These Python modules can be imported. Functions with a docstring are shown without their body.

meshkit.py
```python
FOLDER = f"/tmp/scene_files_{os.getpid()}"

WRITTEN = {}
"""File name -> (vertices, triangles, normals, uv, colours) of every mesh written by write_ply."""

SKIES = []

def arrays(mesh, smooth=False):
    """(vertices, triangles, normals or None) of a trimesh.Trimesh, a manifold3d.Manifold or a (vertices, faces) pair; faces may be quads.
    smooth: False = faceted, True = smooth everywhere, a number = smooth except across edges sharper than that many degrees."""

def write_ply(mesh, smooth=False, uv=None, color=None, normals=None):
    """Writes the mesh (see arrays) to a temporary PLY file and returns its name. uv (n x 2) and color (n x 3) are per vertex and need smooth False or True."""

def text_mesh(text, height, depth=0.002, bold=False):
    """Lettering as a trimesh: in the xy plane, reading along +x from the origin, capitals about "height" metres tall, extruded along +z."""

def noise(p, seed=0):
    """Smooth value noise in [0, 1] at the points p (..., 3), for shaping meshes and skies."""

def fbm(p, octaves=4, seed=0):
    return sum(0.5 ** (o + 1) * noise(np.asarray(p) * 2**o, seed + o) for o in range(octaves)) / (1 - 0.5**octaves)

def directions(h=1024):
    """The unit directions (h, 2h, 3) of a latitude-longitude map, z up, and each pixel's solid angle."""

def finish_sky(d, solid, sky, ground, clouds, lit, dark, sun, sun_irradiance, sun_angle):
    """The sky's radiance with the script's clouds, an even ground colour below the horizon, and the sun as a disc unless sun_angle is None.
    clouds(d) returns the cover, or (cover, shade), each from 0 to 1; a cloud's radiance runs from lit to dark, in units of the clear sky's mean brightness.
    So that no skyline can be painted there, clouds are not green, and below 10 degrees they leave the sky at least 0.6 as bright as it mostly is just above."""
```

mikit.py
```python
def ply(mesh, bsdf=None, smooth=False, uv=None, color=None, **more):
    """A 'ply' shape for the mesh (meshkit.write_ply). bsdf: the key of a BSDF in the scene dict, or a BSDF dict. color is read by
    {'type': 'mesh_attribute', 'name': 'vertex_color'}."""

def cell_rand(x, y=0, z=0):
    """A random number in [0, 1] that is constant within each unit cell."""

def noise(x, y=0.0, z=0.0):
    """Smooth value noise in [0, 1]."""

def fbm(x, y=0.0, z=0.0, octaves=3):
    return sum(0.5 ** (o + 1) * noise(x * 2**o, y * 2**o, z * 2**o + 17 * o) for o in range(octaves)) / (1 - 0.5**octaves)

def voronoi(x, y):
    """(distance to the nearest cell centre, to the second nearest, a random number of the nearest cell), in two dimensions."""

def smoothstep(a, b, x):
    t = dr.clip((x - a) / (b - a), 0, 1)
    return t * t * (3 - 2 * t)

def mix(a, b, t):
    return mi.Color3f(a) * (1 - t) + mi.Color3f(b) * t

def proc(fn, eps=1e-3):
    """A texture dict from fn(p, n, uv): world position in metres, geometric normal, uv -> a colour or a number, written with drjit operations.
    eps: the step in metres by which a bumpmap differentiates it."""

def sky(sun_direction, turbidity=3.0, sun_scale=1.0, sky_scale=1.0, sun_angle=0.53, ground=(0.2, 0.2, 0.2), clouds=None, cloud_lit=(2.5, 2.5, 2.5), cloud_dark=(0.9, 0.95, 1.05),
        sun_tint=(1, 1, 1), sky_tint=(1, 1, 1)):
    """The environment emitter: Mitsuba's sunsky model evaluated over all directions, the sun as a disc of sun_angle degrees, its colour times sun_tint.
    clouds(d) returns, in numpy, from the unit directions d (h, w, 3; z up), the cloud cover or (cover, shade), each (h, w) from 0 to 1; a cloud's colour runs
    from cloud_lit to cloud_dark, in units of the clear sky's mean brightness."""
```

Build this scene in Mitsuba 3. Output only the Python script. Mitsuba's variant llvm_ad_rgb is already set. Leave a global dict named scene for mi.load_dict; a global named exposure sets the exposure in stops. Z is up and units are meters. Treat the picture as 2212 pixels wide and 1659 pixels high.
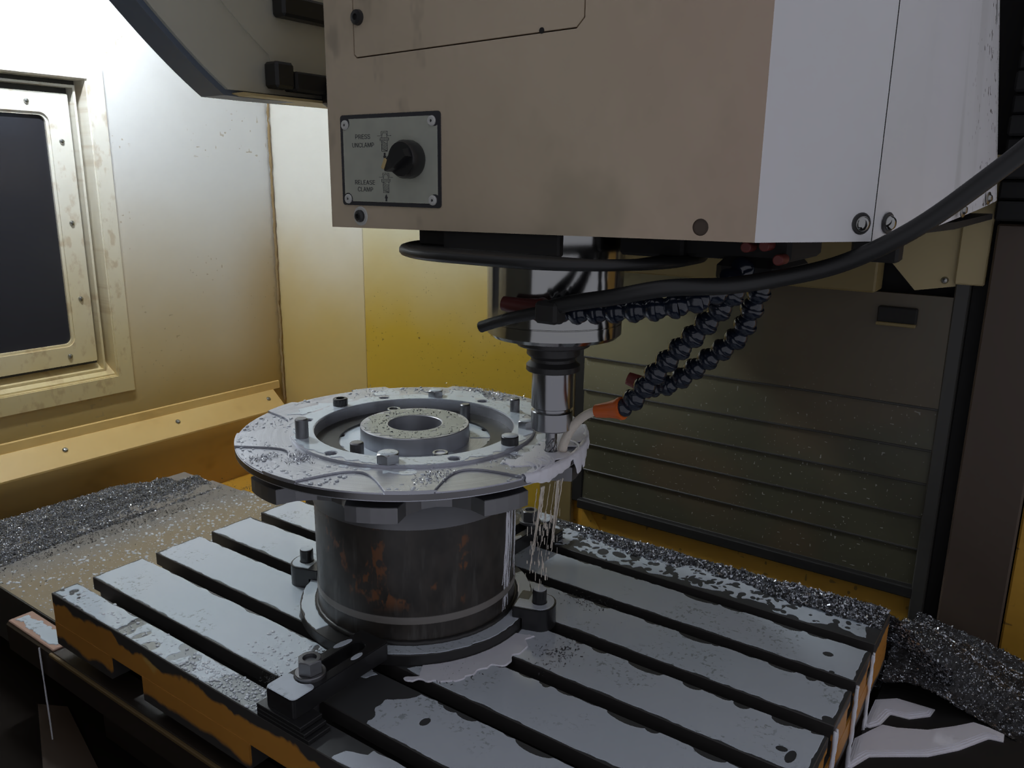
import math, random
import numpy as np, trimesh, manifold3d as m3
import drjit as dr, mitsuba as mi, mikit, meshkit
from mikit import proc, noise, fbm, smoothstep, mix, voronoi, cell_rand
from shapely.geometry import Polygon, Point, LineString, box as sbox, MultiPolygon
from shapely.ops import unary_union
from shapely import affinity
T = mi.ScalarTransform4f
rng = np.random.default_rng(7)
scene, labels = {'type': 'scene'}, {}

# ------------------------------------------------------------------ camera, light, exposure
YAW, PITCH, ROLL = 2.18546928, -0.2453628, 0.0126277
EYE = np.array([1.12700849, -0.47288761, 0.57247589])
fw = np.array([math.cos(YAW) * math.cos(PITCH), math.sin(YAW) * math.cos(PITCH), math.sin(PITCH)])
rt = np.array([math.sin(YAW), -math.cos(YAW), 0.0])
up0 = np.cross(rt, fw)
up = -math.sin(ROLL) * rt + math.cos(ROLL) * up0
scene['camera'] = {'type': 'perspective', 'fov': 2 * math.degrees(math.atan(1106 / 1747.686)), 'fov_axis': 'x', 'near_clip': 0.02, 'far_clip': 50.0,
                   'to_world': T().look_at(origin=EYE.tolist(), target=(EYE + fw).tolist(), up=up.tolist())}
exposure = 0.4
# daylight of the workshop, coming in through the open door and the open top of the enclosure
scene['workshop_daylight'] = {'type': 'constant', 'radiance': {'type': 'rgb', 'value': [0.250, 0.255, 0.285]}}
LAMP_RADIANCE = [168.0, 182.0, 192.0]        # the work lamp on the left wall (built below, outside the frame)

# ------------------------------------------------------------------ helpers
def key_for(name, parent=None):
    base = f'{parent}__{name}' if parent else name
    used = lambda k: k in scene or k in labels or any(s.startswith(k + '__') for s in scene)
    if not used(base): return base
    n = 1
    while used(f'{base}_{n:03d}'): n += 1
    return f'{base}_{n:03d}'
def put(name, mesh, bsdf, parent=None, smooth=False, label=None, cat=None, group=None, kind=None, to_world=None):
    k = key_for(name, parent)
    d = mesh if isinstance(mesh, dict) else mikit.ply(mesh, bsdf, smooth=smooth)
    if to_world is not None: d = {**d, 'to_world': to_world}
    scene[k] = d
    tag(k, label, cat, group, kind)
    return k
def tag(k, label=None, cat=None, group=None, kind=None):
    e = {a: b for a, b in (('label', label), ('category', cat), ('group', group), ('kind', kind)) if b}
    if e: labels[k] = e
def thing(name, label, cat, group=None):
    k = key_for(name); tag(k, label, cat, group); return k
def cat_(*ms): return trimesh.util.concatenate([m for m in ms if m is not None])
def hull(pts): return trimesh.Trimesh(np.asarray(pts, float)).convex_hull if False else trimesh.convex.convex_hull(np.asarray(pts, float))
def rbox(x0, x1, y0, y1, z0, z1, b=0.001):
    P = []
    for ax in range(3):
        lo = [x0 + b, y0 + b, z0 + b]; hi = [x1 - b, y1 - b, z1 - b]
        lo[ax] -= b; hi[ax] += b
        P += [[(lo, hi)[i][0], (lo, hi)[j][1], (lo, hi)[k][2]] for i in (0, 1) for j in (0, 1) for k in (0, 1)]
    return hull(P)
def bx(x0, x1, y0, y1, z0, z1):
    return trimesh.creation.box(bounds=[[x0, y0, z0], [x1, y1, z1]])
def lathe(prof, n=64, axis=(0, 0), closed=False):
    prof = np.array(prof, float); m = len(prof); a = np.linspace(0, 2 * np.pi, n, endpoint=False)
    v = np.stack([np.outer(np.cos(a), prof[:, 0]) + axis[0], np.outer(np.sin(a), prof[:, 0]) + axis[1], np.tile(prof[:, 1], (n, 1))], -1).reshape(-1, 3)
    f = []
    for i in range(n):
        j = (i + 1) % n
        for k in range(m if closed else m - 1):
            k2 = (k + 1) % m
            q = (i * m + k, j * m + k, j * m + k2, i * m + k2)
            if prof[k, 0] > 1e-9: f.append((q[0], q[1], q[2])) if prof[k2,0] <= 1e-9 else f.extend([(q[0], q[1], q[2]), (q[0], q[2], q[3])])
            elif prof[k2, 0] > 1e-9: f.append((q[0], q[2], q[3]))
    return trimesh.Trimesh(v, f, process=False)
def disc_(r, z0, z1, axis=(0, 0), c=0.0008, n=48):
    return lathe([(0, z0), (r - c, z0), (r, z0 + c), (r, z1 - c), (r - c, z1), (0, z1)], n, axis)
def prism(poly, z0, z1):
    out = []
    for g in getattr(poly, 'geoms', [poly]):
        if g.is_empty or g.area < 1e-9: continue
        m = trimesh.creation.extrude_polygon(g, z1 - z0, engine='earcut'); m.apply_translation([0, 0, z0]); out.append(m)
    return trimesh.util.concatenate(out) if out else None
def film(poly, z0, t=0.0008):
    """a thin puddle with a rounded rim"""
    poly = poly.simplify(0.0003)
    return cat_(prism(poly, z0, z0 + t * 0.55), prism(poly.buffer(-t * 0.7), z0 + t * 0.55, z0 + t))
def hexa(af, z0, z1, c=0.0012, axis=(0, 0), rot=0.0):
    R = af / math.sqrt(3); P = []
    for k in range(6):
        a = rot + k * math.pi / 3
        P += [(axis[0] + R * math.cos(a), axis[1] + R * math.sin(a), z) for z in (z0 + c * .4, z1 - c)]
    for k in range(24):
        a = k * math.pi / 12
        P += [(axis[0] + (af / 2 - .0003) * math.cos(a), axis[1] + (af / 2 - .0003) * math.sin(a), z) for z in (z0, z1)]
    return hull(P)
def spline(pts, n=60):
    from scipy.interpolate import CubicSpline
    p = np.array(pts, float); s = np.r_[0, np.cumsum(np.linalg.norm(np.diff(p, axis=0), axis=1))]
    return CubicSpline(s, p)(np.linspace(0, s[-1], n))
def tube(pts, r, n=14, cap=True):
    p = np.array(pts, float); r = np.broadcast_to(np.asarray(r, float), (len(p),)); t = np.gradient(p, axis=0); t /= np.linalg.norm(t, axis=1, keepdims=True)
    u = np.cross(t[0], [0.3, 0.2, 0.93]); u /= np.linalg.norm(u); V = []
    a = np.linspace(0, 2 * np.pi, n, endpoint=False)
    for i in range(len(p)):
        u = u - t[i] * (u @ t[i]); u /= np.linalg.norm(u); w = np.cross(t[i], u)
        V.append(p[i] + r[i] * (np.outer(np.cos(a), u) + np.outer(np.sin(a), w)))
    F = []
    for i in range(len(p) - 1):
        for k in range(n):
            k2 = (k + 1) % n; A, B, C, D = i * n + k, i * n + k2, (i + 1) * n + k2, (i + 1) * n + k
            F += [(A, B, C), (A, C, D)]
    V = np.vstack(V + [p[:1], p[-1:]]); L = len(V)
    if cap:
        for k in range(n):
            F += [((k + 1) % n, k, L - 2), ((len(p) - 1) * n + k, (len(p) - 1) * n + (k + 1) % n, L - 1)]
    return trimesh.Trimesh(V, F, process=False)
def moved(m, x=0, y=0, z=0): m = m.copy(); m.apply_translation([x, y, z]); return m
def spun(m, deg, ax=(0, 0, 1), c=(0, 0, 0)):
    m = m.copy(); m.apply_transform(trimesh.transformations.rotation_matrix(math.radians(deg), ax, c)); return m
def align(p0, p1):
    """4x4 that takes the z axis to p0->p1"""
    d = np.subtract(p1, p0).astype(float); d /= np.linalg.norm(d)
    x = np.cross([0, 0, 1.0] if abs(d[2]) < .95 else [1.0, 0, 0], d); x /= np.linalg.norm(x)
    M = np.eye(4); M[:3, 0], M[:3, 1], M[:3, 2], M[:3, 3] = x, np.cross(d, x), d, p0
    return M
def man(m): return m3.Manifold(m3.Mesh(np.asarray(m.vertices, np.float32), np.asarray(m.faces, np.uint32)))
def wob(n, seed, f=1.0):
    """1-D smooth noise, -1..1"""
    x = np.arange(n) * f
    return meshkit.fbm(np.stack([x, x * 0 + seed * 13.7, x * 0 + .3], -1), 3, seed) * 2 - 1
FRONT = np.array([[1, 0, 0, 0], [0, 0, -1, 0], [0, 1, 0, 0], [0, 0, 0, 1.0]])   # xy drawing -> xz plane, +z of the drawing towards -y
def on_front(m, x, y, z):
    m = m.copy(); m.apply_transform(FRONT); m.apply_translation([x, y, z]); return m

# ------------------------------------------------------------------ materials
def rgb(*c): return {'type': 'rgb', 'value': list(c)}
def pr(name, color, rough=.5, metal=0.0, spec=.5, **k):
    scene[name] = {'type': 'twosided', 'bsdf': {'type': 'principled', 'base_color': rgb(*color) if isinstance(color, tuple) else color, 'roughness': rough, 'metallic': metal, **({'specular': spec} if metal < 1 else {}), **k}}
C3 = mi.Color3f
def left_wall_fn(p, n, uv):
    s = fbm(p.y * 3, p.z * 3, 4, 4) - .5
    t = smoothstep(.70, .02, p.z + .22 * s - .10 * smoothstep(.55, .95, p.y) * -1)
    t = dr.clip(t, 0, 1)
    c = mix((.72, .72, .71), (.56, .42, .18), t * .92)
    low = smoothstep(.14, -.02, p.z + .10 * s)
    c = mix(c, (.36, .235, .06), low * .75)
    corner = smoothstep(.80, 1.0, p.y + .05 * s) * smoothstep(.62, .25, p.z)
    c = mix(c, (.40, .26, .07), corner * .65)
    spots = smoothstep(.90, .94, noise(p.y * 130, p.z * 130, 9)) * smoothstep(.55, .7, noise(p.y * 9, p.z * 9, 2))
    return mix(c, (.33, .25, .13), spots * .5)
def back_wall_fn(p, n, uv):
    s = fbm(p.x * 3, p.z * 3, 7, 4) - .5
    t = dr.clip(smoothstep(.60, .10, p.z + .25 * s), 0, 1)
    right = smoothstep(-.384, -.376, p.x)
    c = mix((.80, .78, .70), (.63, .47, .17), t)
    cr = mix((.76, .72, .52), (.60, .40, .045), dr.clip(t * 1.1, 0, 1))
    c = mix(c, cr, right)
    f = smoothstep(.93, .95, noise(p.x * 260, p.z * 260, 3)) * smoothstep(.4, .6, noise(p.x * 12, p.z * 12, 7)) * right * smoothstep(.5, .2, p.z)
    return mix(c, (.16, .10, .03), f * .8)
def frame_fn(p, n, uv):
    s = fbm(p.y * 8, p.z * 5, p.x * 8, 3)
    c = mix((.80, .78, .70), (.62, .50, .25), smoothstep(.65, .02, p.z + .3 * (s - .5)))
    rust = smoothstep(.56, .80, fbm(p.y * 60 + 3, p.z * 40, 1, 5)) * .4
    return mix(c, (.38, .24, .11), rust)
def ledge_fn(p, n, uv):
    s = fbm(p.x * 10, p.y * 7, p.z * 9, 4)
    c = mix((.70, .50, .20), (.62, .40, .13), s)
    return mix(c, (.33, .19, .05), smoothstep(-.058, -.09, p.z) * .55 + smoothstep(.6, .75, s) * .25)
def head_fn(p, n, uv):
    s = fbm(p.x * 9, p.z * 7, p.y * 9, 4)
    c = mix((.60, .49, .36), (.50, .41, .29), s)
    c = mix(c, (.50, .36, .28), smoothstep(.66, .88, p.x + .2 * (s - .5)) * .6)  # redder to the right: tint of the incoming light painted into the head colour
    g = smoothstep(.45, .80, fbm(p.x * 14 + 5, p.z * 11, 2, 5))
    c = mix(c, (.34, .29, .20), g * .45)
    fine = smoothstep(.55, .85, fbm(p.x * 55, p.z * 26, p.y * 40, 3)) * smoothstep(.45, .75, fbm(p.x * 6, p.z * 6, 8, 3)) * smoothstep(.66, .56, p.x)
    return mix(c, (.22, .19, .14), fine * .6)
def cover_fn(p, n, uv):
    s = fbm(p.x * 9, p.z * 5, p.y * 9, 4)
    c = mix((.72, .70, .72), (.64, .64, .63), s)
    streak = smoothstep(.55, .8, noise(p.y * 40 + p.x * 30, p.z * 2.5, 1)) * smoothstep(.35, .6, p.y)
    c = mix(c, (.33, .32, .29), streak * .4)
    sp = smoothstep(.80, .84, noise(p.y * 170, p.z * 170, p.x * 170)) * smoothstep(.5, .66, p.y)
    return mix(c, (.08, .06, .05), sp * .9)
def orange_fn(p, n, uv):
    w = fbm(p.x * 26, p.y * 26, p.z * 14, 4)
    side = dr.select((p.y < .003) | (p.x > .9735), mi.Float(1), mi.Float(0))
    top = smoothstep(-.022, -.027, p.z - .034 * (w - .5) - .010)
    low = smoothstep(-.074, -.066, p.z + .018 * (w - .5))
    o = mix((.56, .25, .045), (.40, .17, .03), fbm(p.x * 9, p.y * 9, p.z * 9 + 3, 3))
    o = mix(o, (.60, .40, .12), smoothstep(.72, .8, fbm(p.x * 16, p.y * 12, p.z * 16, 3)) * .6)
    t_ = smoothstep(.7, .9, n.z) * smoothstep(-.002, -.0005, p.z)
    return mix(mix((.045, .042, .04), (.055, .057, .058), t_), o, side * top * low)
def rust_fn(p, n, uv):
    a = dr.atan2(p.y - .293, p.x - .43)
    s = fbm(a * 5, p.z * 22, 1, 5)
    c = mix((.018, .016, .014), (.060, .050, .042), fbm(a * 9, p.z * 40, 4, 4))
    r = smoothstep(.57, .66, s) * smoothstep(.055, .075, p.z) * smoothstep(.40, .60, fbm(a * 22, p.z * 90, 8, 3))
    c = mix(c, (.20, .075, .026), r * .75)
    st = smoothstep(.50, .80, fbm(a * 14, p.z * 16.0, 2, 4)) * smoothstep(.45, .65, noise(a * 6, p.z * 9, 6))
    c = mix(c, (.12, .115, .105), st * .5)
    band = smoothstep(.0015, .0, dr.abs(p.z - .047) - .004)
    return mix(c, (.27, .25, .23), band * .75)
def disc_fn(p, n, uv):
    x, y = p.x - .4297, p.y - .2930
    r = dr.sqrt(x * x + y * y)
    s = noise(r * 900, dr.atan2(y, x) * 2, 0)
    c = mix((.50, .51, .56), (.60, .61, .66), s)
    return mix(c, (.38, .38, .42), smoothstep(.55, .72, fbm(p.x * 24, p.y * 24, 1, 4)) * .5)
def slat_fn(p, n, uv):
    s = fbm(p.x * 7, p.z * 9, 3, 4)
    c = mix((.095, .090, .056), (.060, .057, .036), s)
    c = mix(c, (.13, .08, .045), smoothstep(.55, .7, fbm(p.x * 4 + 2, p.z * 4, 6, 3)) * .4)
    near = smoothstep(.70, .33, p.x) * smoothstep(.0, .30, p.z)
    c = mix(c, (.40, .36, .21), near * .75)  # lighter upper left: lamplight on the slats painted into their colour
    d = smoothstep(.93, .95, noise(p.x * 260, p.z * 260, 5)) * smoothstep(.30, .12, p.z)
    return mix(c, (.40, .40, .37), d * .7)
def beam_fn(p, n, uv):
    s = fbm(p.x * 7, p.z * 14, 1, 4)
    c = mix((.66, .37, .05), (.52, .27, .035), s)
    return mix(c, (.10, .06, .03), smoothstep(.86, .90, noise(p.x * 90, p.z * 90, 1)) * .6)
def tray_fn(p, n, uv):
    s = fbm(p.x * 9, p.y * 9, 1, 4)
    c = mix((.33, .265, .175), (.24, .20, .145), s)
    c = mix(c, (.22, .21, .20), smoothstep(-.22, -.36, p.x + .12 * (s - .5)))
    return c
def coolant_fn(p, n, uv):
    s = fbm(p.x * 5, p.y * 5, 2, 3)
    c = mix((.52, .60, .65), (.62, .66, .72), s)
    sp = smoothstep(.60, .78, fbm(p.x * 260, p.y * 260, 2, 3)) * smoothstep(.50, .68, fbm(p.x * 16, p.y * 16, 5, 3))
    return mix(c, (.18, .22, .22), sp * .6)
def plate_fn(p, n, uv):
    return mix((.48, .49, .41), (.41, .42, .36), fbm(p.x * 60, p.z * 60, 1, 4))

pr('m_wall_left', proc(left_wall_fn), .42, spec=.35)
pr('m_wall_back', proc(back_wall_fn), .40, spec=.35)
pr('m_frame', proc(frame_fn), .45)
pr('m_ledge', proc(ledge_fn), .45)
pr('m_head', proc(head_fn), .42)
pr('m_void', (.006, .006, .006), .8)
pr('m_cover', proc(cover_fn), .38)
pr('m_table', proc(orange_fn), .38)
pr('m_rim', (.20, .195, .20), .30, .95)  # disc steel darkened for the rim: dark floor reflection put into the colour
pr('m_rust', proc(rust_fn), .33, spec=.6)
pr('m_disc', proc(disc_fn), .36, .72)
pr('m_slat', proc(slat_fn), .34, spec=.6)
pr('m_beam', proc(beam_fn), .42)
pr('m_tray', proc(tray_fn), .30, spec=.6)
pr('m_coolant', proc(coolant_fn), .10, spec=.5)
pr('m_plate', proc(plate_fn), .45, .1)
pr('m_foam', (.84, .84, .90), .25)
pr('m_jet', (.70, .63, .54), .15)
pr('m_drop', (.62, .66, .70), .06, spec=.8)
pr('m_steel', (.42, .43, .45), .32, 1.0)
pr('m_steel_dull', (.24, .24, .25), .42, .9)
pr('m_black_steel', (.020, .020, .021), .28, .2, spec=.7)
pr('m_oxide', (.035, .034, .034), .38, .3)
pr('m_chrome', (.40, .40, .385), .12, 1.0)
pr('m_holder', (.34, .34, .35), .20, 1.0)
pr('m_rubber', (.013, .013, .013), .45)
pr('m_grime_shade', (.012, .011, .010), .7)  # grime, also the black that stands in for shade under the slats
pr('m_hose', (.007, .011, .022), .16, spec=.8)
pr('m_orange_plastic', (.62, .12, .02), .3)
pr('m_maroon', (.085, .018, .016), .4)
pr('m_red', (.15, .03, .025), .5)
pr('m_chip', (.56, .58, .62), .30, .9)
pr('m_chip_bed', (.030, .030, .032), .45, .3)
pr('m_chip_tan', (.085, .078, .068), .5, .2)
pr('m_chip_dark', (.022, .021, .021), .5)
pr('m_tan_box', (.24, .18, .075), .5)
pr('m_cream_plate', (.52, .42, .22), .45)
pr('m_brown_panel', (.075, .052, .038), .5)
pr('m_dark_frame', (.050, .048, .043), .4)
pr('m_magazine', (.52, .51, .43), .45)
pr('m_mag_rim', (.12, .15, .20), .4)
pr('m_print', (.03, .03, .035), .5)
pr('m_tan_inlay', (.50, .38, .17), .5)
pr('m_sealant', (.30, .21, .10), .6)
pr('m_saddle', (.028, .020, .015), .45)
pr('m_wiper', (.13, .085, .035), .45)
pr('m_pink_way', (.42, .27, .21), .3)
pr('m_window', (.030, .030, .036), .12, spec=.6)
pr('m_pan', (.014, .011, .009), .7, spec=.05)  # near black: the shade over the pan is put into its colour
pr('m_floor_dark', (.03, .025, .022), .5)
pr('m_white_rivet', (.55, .55, .52), .4)
pr('m_screw', (.36, .36, .34), .28, 1.0)
pr('m_wet', (.26, .28, .29), .07, .35, spec=.9)

# ------------------------------------------------------------------ the enclosure
WX, WY = -0.72, 1.0
# left wall with the window opening y -0.22..0.512, z 0.106..0.78
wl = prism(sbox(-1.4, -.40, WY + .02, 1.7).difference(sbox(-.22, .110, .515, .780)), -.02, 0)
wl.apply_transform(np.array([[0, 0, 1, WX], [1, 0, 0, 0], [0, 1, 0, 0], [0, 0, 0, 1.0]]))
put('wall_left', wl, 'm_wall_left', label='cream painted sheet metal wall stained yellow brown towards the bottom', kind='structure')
wb = thing('wall_back', 'cream and yellow sheet metal rear wall of the machining enclosure', None); labels[wb] = {'label': labels[wb]['label'], 'kind': 'structure'}
put('sheet_panel', rbox(WX, -.3815, WY, WY + .012, -.4, 1.7, .0015), 'm_wall_back', wb)
put('sheet_panel', rbox(-.3800, .176, WY - .001, WY + .012, -.4, 1.7, .0015), 'm_wall_back', wb)
put('backing', bx(WX - .02, 1.6, WY + .014, WY + .03, -.4, 1.7), 'm_grime_shade', wb)
n = 90; zz = np.linspace(-.05, .82, n)
bead = tube(np.stack([WX + .006 + .004 * wob(n, 3, .9), WY - .006 + .004 * wob(n, 4, 1.1), zz], 1), .0032 + .0026 * wob(n, 5, 1.3), 8)
put('sealant', bead, 'm_sealant', wb, smooth=True, label='ragged brown sealant bead in the corner')
# window set in the left wall
w1 = thing('window_1', 'dark window with a cream frame in the left wall', None); labels[w1] = {'label': labels[w1]['label'], 'kind': 'structure'}
def yz(poly, x0, x1):
    m = prism(poly, x0, x1); m.apply_transform(np.array([[0, 0, 1, 0], [1, 0, 0, 0], [0, 1, 0, 0], [0, 0, 0, 1.0]])); return m
put('trim', yz(sbox(-.26, .072, .550, .806).difference(sbox(-.218, .112, .514, .778)), WX, WX + .007), 'm_frame', w1)
put('reveal', yz(sbox(-.222, .106, .519, .784).difference(sbox(-.214, .114, .511, .776)), WX - .045, WX + .003), 'm_frame', w1)
put('inner_bead', yz(sbox(-.20, .126, .497, .764).difference(sbox(-.196, .131, .492, .759)), WX - .045, WX - .016), 'm_frame', w1)
put('sill', hull([(WX - .045, y, z) for y in (-.214, .511) for z in (.108, .142)] + [(WX - .004, y, z) for y in (-.214, .511) for z in (.108, .118)]), 'm_frame', w1)
pane_hole = sbox(-.14, .194, .437, .704).buffer(-.02).buffer(.02)
put('sash', yz(sbox(-.18, .152, .482, .745).buffer(-.004).buffer(.004).difference(pane_hole), WX - .038, WX - .022), 'm_frame', w1)
put('gasket', yz(pane_hole.buffer(.001).difference(pane_hole.buffer(-.006)), WX - .040, WX - .026), 'm_frame', w1)
put('pane', yz(pane_hole.buffer(.004), WX - .036, WX - .032), 'm_window', w1)
put('back_plate', yz(sbox(-.23, .09, .53, .80), WX - .055, WX - .045), 'm_dark_frame', w1)
scr = mikit.ply(spun(lathe([(0, 0), (.0055, 0), (.0055, .0012), (.004, .0036), (.0018, .0045), (0, .0045)], 16), 90, (0, 1, 0)), 'm_screw', smooth=35)
for y, z in ((.395, .724), (.459, .645), (.460, .470), (.460, .300), (.421, .172), (.20, .724), (.20, .172)):
    put('screw', scr, None, w1, to_world=T().translate([WX - .022, y, z]))
# sloping ledge along the foot of the left wall
ld = thing('trim_1', 'cream yellow sloping sheet metal ledge along the foot of the left wall', None); labels[ld] = {'label': labels[ld]['label'], 'kind': 'structure'}
def extr_y(prof, y0, y1):
    m = prism(Polygon(prof), 0, y1 - y0); m.apply_transform(np.array([[1, 0, 0, 0], [0, 0, 1, y0], [0, 1, 0, 0], [0, 0, 0, 1.0]])); return m
put('slope', extr_y([(WX, -.010), (WX + .008, -.010), (WX + .060, -.052), (WX + .060, -.056), (WX + .020, -.262), (WX, -.262)], -.40, WY - .045), 'm_ledge', ld)
put('wall_flange', extr_y([(WX, -.010), (WX + .006, -.010), (WX + .004, .010), (WX, .012)], -.40, WY - .02), 'm_ledge', ld)
for y in (.30, .58, .86):
    put('screw', lathe([(0, 0), (.006, 0), (.006, .001), (.004, .003), (0, .0036)], 14), 'm_screw', ld, smooth=35, to_world=T().translate([WX + .030, y + .06, -.0262]).rotate([0, 1, 0], 39))
door = thing('added_front_panel', 'added unseen dark door panel that cuts front left light and darkens reflections', None); labels[door] = {'label': labels[door]['label'], 'kind': 'structure'}  # unseen panel, added to cut front-left light and darken reflections
put('panel', rbox(WX, .55, -.66, -.64, -.5, 1.7, .002), 'm_dark_frame', door)
put('floor', cat_(bx(WX - .02, 1.45, -.45, WY + .03, -.30, -.262)), 'm_pan', label='sump pan floor below the machine table, shade painted in as near black', kind='structure')
put('sump_pan', hull([(x, y, z) for x, z in ((-.70, -.225), (-.40, -.25)) for y in (.50, .98)] + [(x, y, -.262) for x in (-.70, -.38) for y in (.50, .98)]), 'm_beam', label='yellow painted sump pan below the ledge behind the chip bank', cat='pan')
# work lamp above the window (outside the frame), the main light
lp = thing('work_lamp', 'tubular machine work lamp on the left wall above the window', 'lamp')
put('bracket', rbox(WX, WX + .28, .31, .35, 1.114, 1.130, .002), 'm_dark_frame', lp)
put('housing', rbox(WX + .21, WX + .29, .19, .48, 1.097, 1.115, .003), 'm_dark_frame', lp)
tb = mikit.ply(tube([(WX + .25, y, 1.075) for y in np.linspace(.225, .445, 6)], .016, 20), 'm_foam', smooth=40)
tb['emitter'] = {'type': 'area', 'radiance': rgb(*LAMP_RADIANCE)}
put('tube', tb, None, lp)

# ---- way cover in the rear wall
wc = thing('way_cover', 'olive grey telescopic way cover of overlapping horizontal slats behind the table', 'way cover')
zs = [.402, .222, .150, .090, .029, -.031, -.100]
for i in range(6):
    y1 = .990 - .0035 * (5 - i) * -1 - .0035 * 5
    y = .992 - .0028 * (6 - i)
    m = hull([(x, yy, z) for x in (.290, .962) for yy, z in ((y, zs[i]), (y + .010, zs[i]), (y - .002, zs[i + 1] - .004), (y + .006, zs[i + 1] - .004))])
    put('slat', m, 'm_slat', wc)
    put('slat_lip', rbox(.291, .961, y - .004, y + .004, zs[i + 1] - .0065, zs[i + 1] - .0025, .001), 'm_dark_frame', wc)
put('side_rail', rbox(.264, .290, .985, 1.005, -.115, .45, .002), 'm_grime_shade', wc)
put('side_rail', rbox(.960, .982, .972, 1.005, -.20, .426, .002), 'm_dark_frame', wc)
put('side_rail', rbox(.982, 1.006, .990, 1.010, -.20, .60, .001), 'm_grime_shade', wc)
put('shadow_strip', rbox(.285, .962, .972, .995, -.124, -.103, .002), 'm_grime_shade', wc)  # black strip standing in for the shadow under the slats
put('handle_slot', rbox(.852, .912, .966, .982, .353, .380, .002), 'm_grime_shade', wc)
put('slot_lip', rbox(.852, .912, .962, .970, .349, .3545, .001), 'm_tan_box', wc)
put('rear_post', rbox(.178, .263, .985, 1.01, -.20, .60, .002), 'm_tan_box', label='olive tan upright post beside the slatted way cover', cat='post')
put('rear_beam', cat_(rbox(.20, 1.02, .998, 1.012, -.262, -.100, .002), hull([(.285, .998, -.105), (.285, .998, -.19), (.345, .998, -.19), (.290, .990, -.107), (.290, .985, -.19)])), 'm_beam', label='yellow painted beam under the slatted way cover', cat='beam')
put('column_guard', rbox(1.006, 1.098, .955, .985, -.25, .52, .003), 'm_brown_panel', label='tall dark brown guard panel at the right end of the rear wall', cat='guard panel')
put('column_gap_filler', cat_(*[rbox(1.002, 1.25, .93 + .012 * (i % 2), .99, .525 + .03 * i, .553 + .03 * i, .003) for i in range(26)]), 'm_void', label='black ribbed bellows rising beside the spindle head', cat='filler')  # black ribs added to stand in for the unlit void beside the head
put('side_panel', rbox(1.100, 1.58, .975, 1.0, -.25, .62, .003), 'm_beam', label='yellow panel edge at the far right of the photo behind the brown guard', cat='panel')
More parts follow.
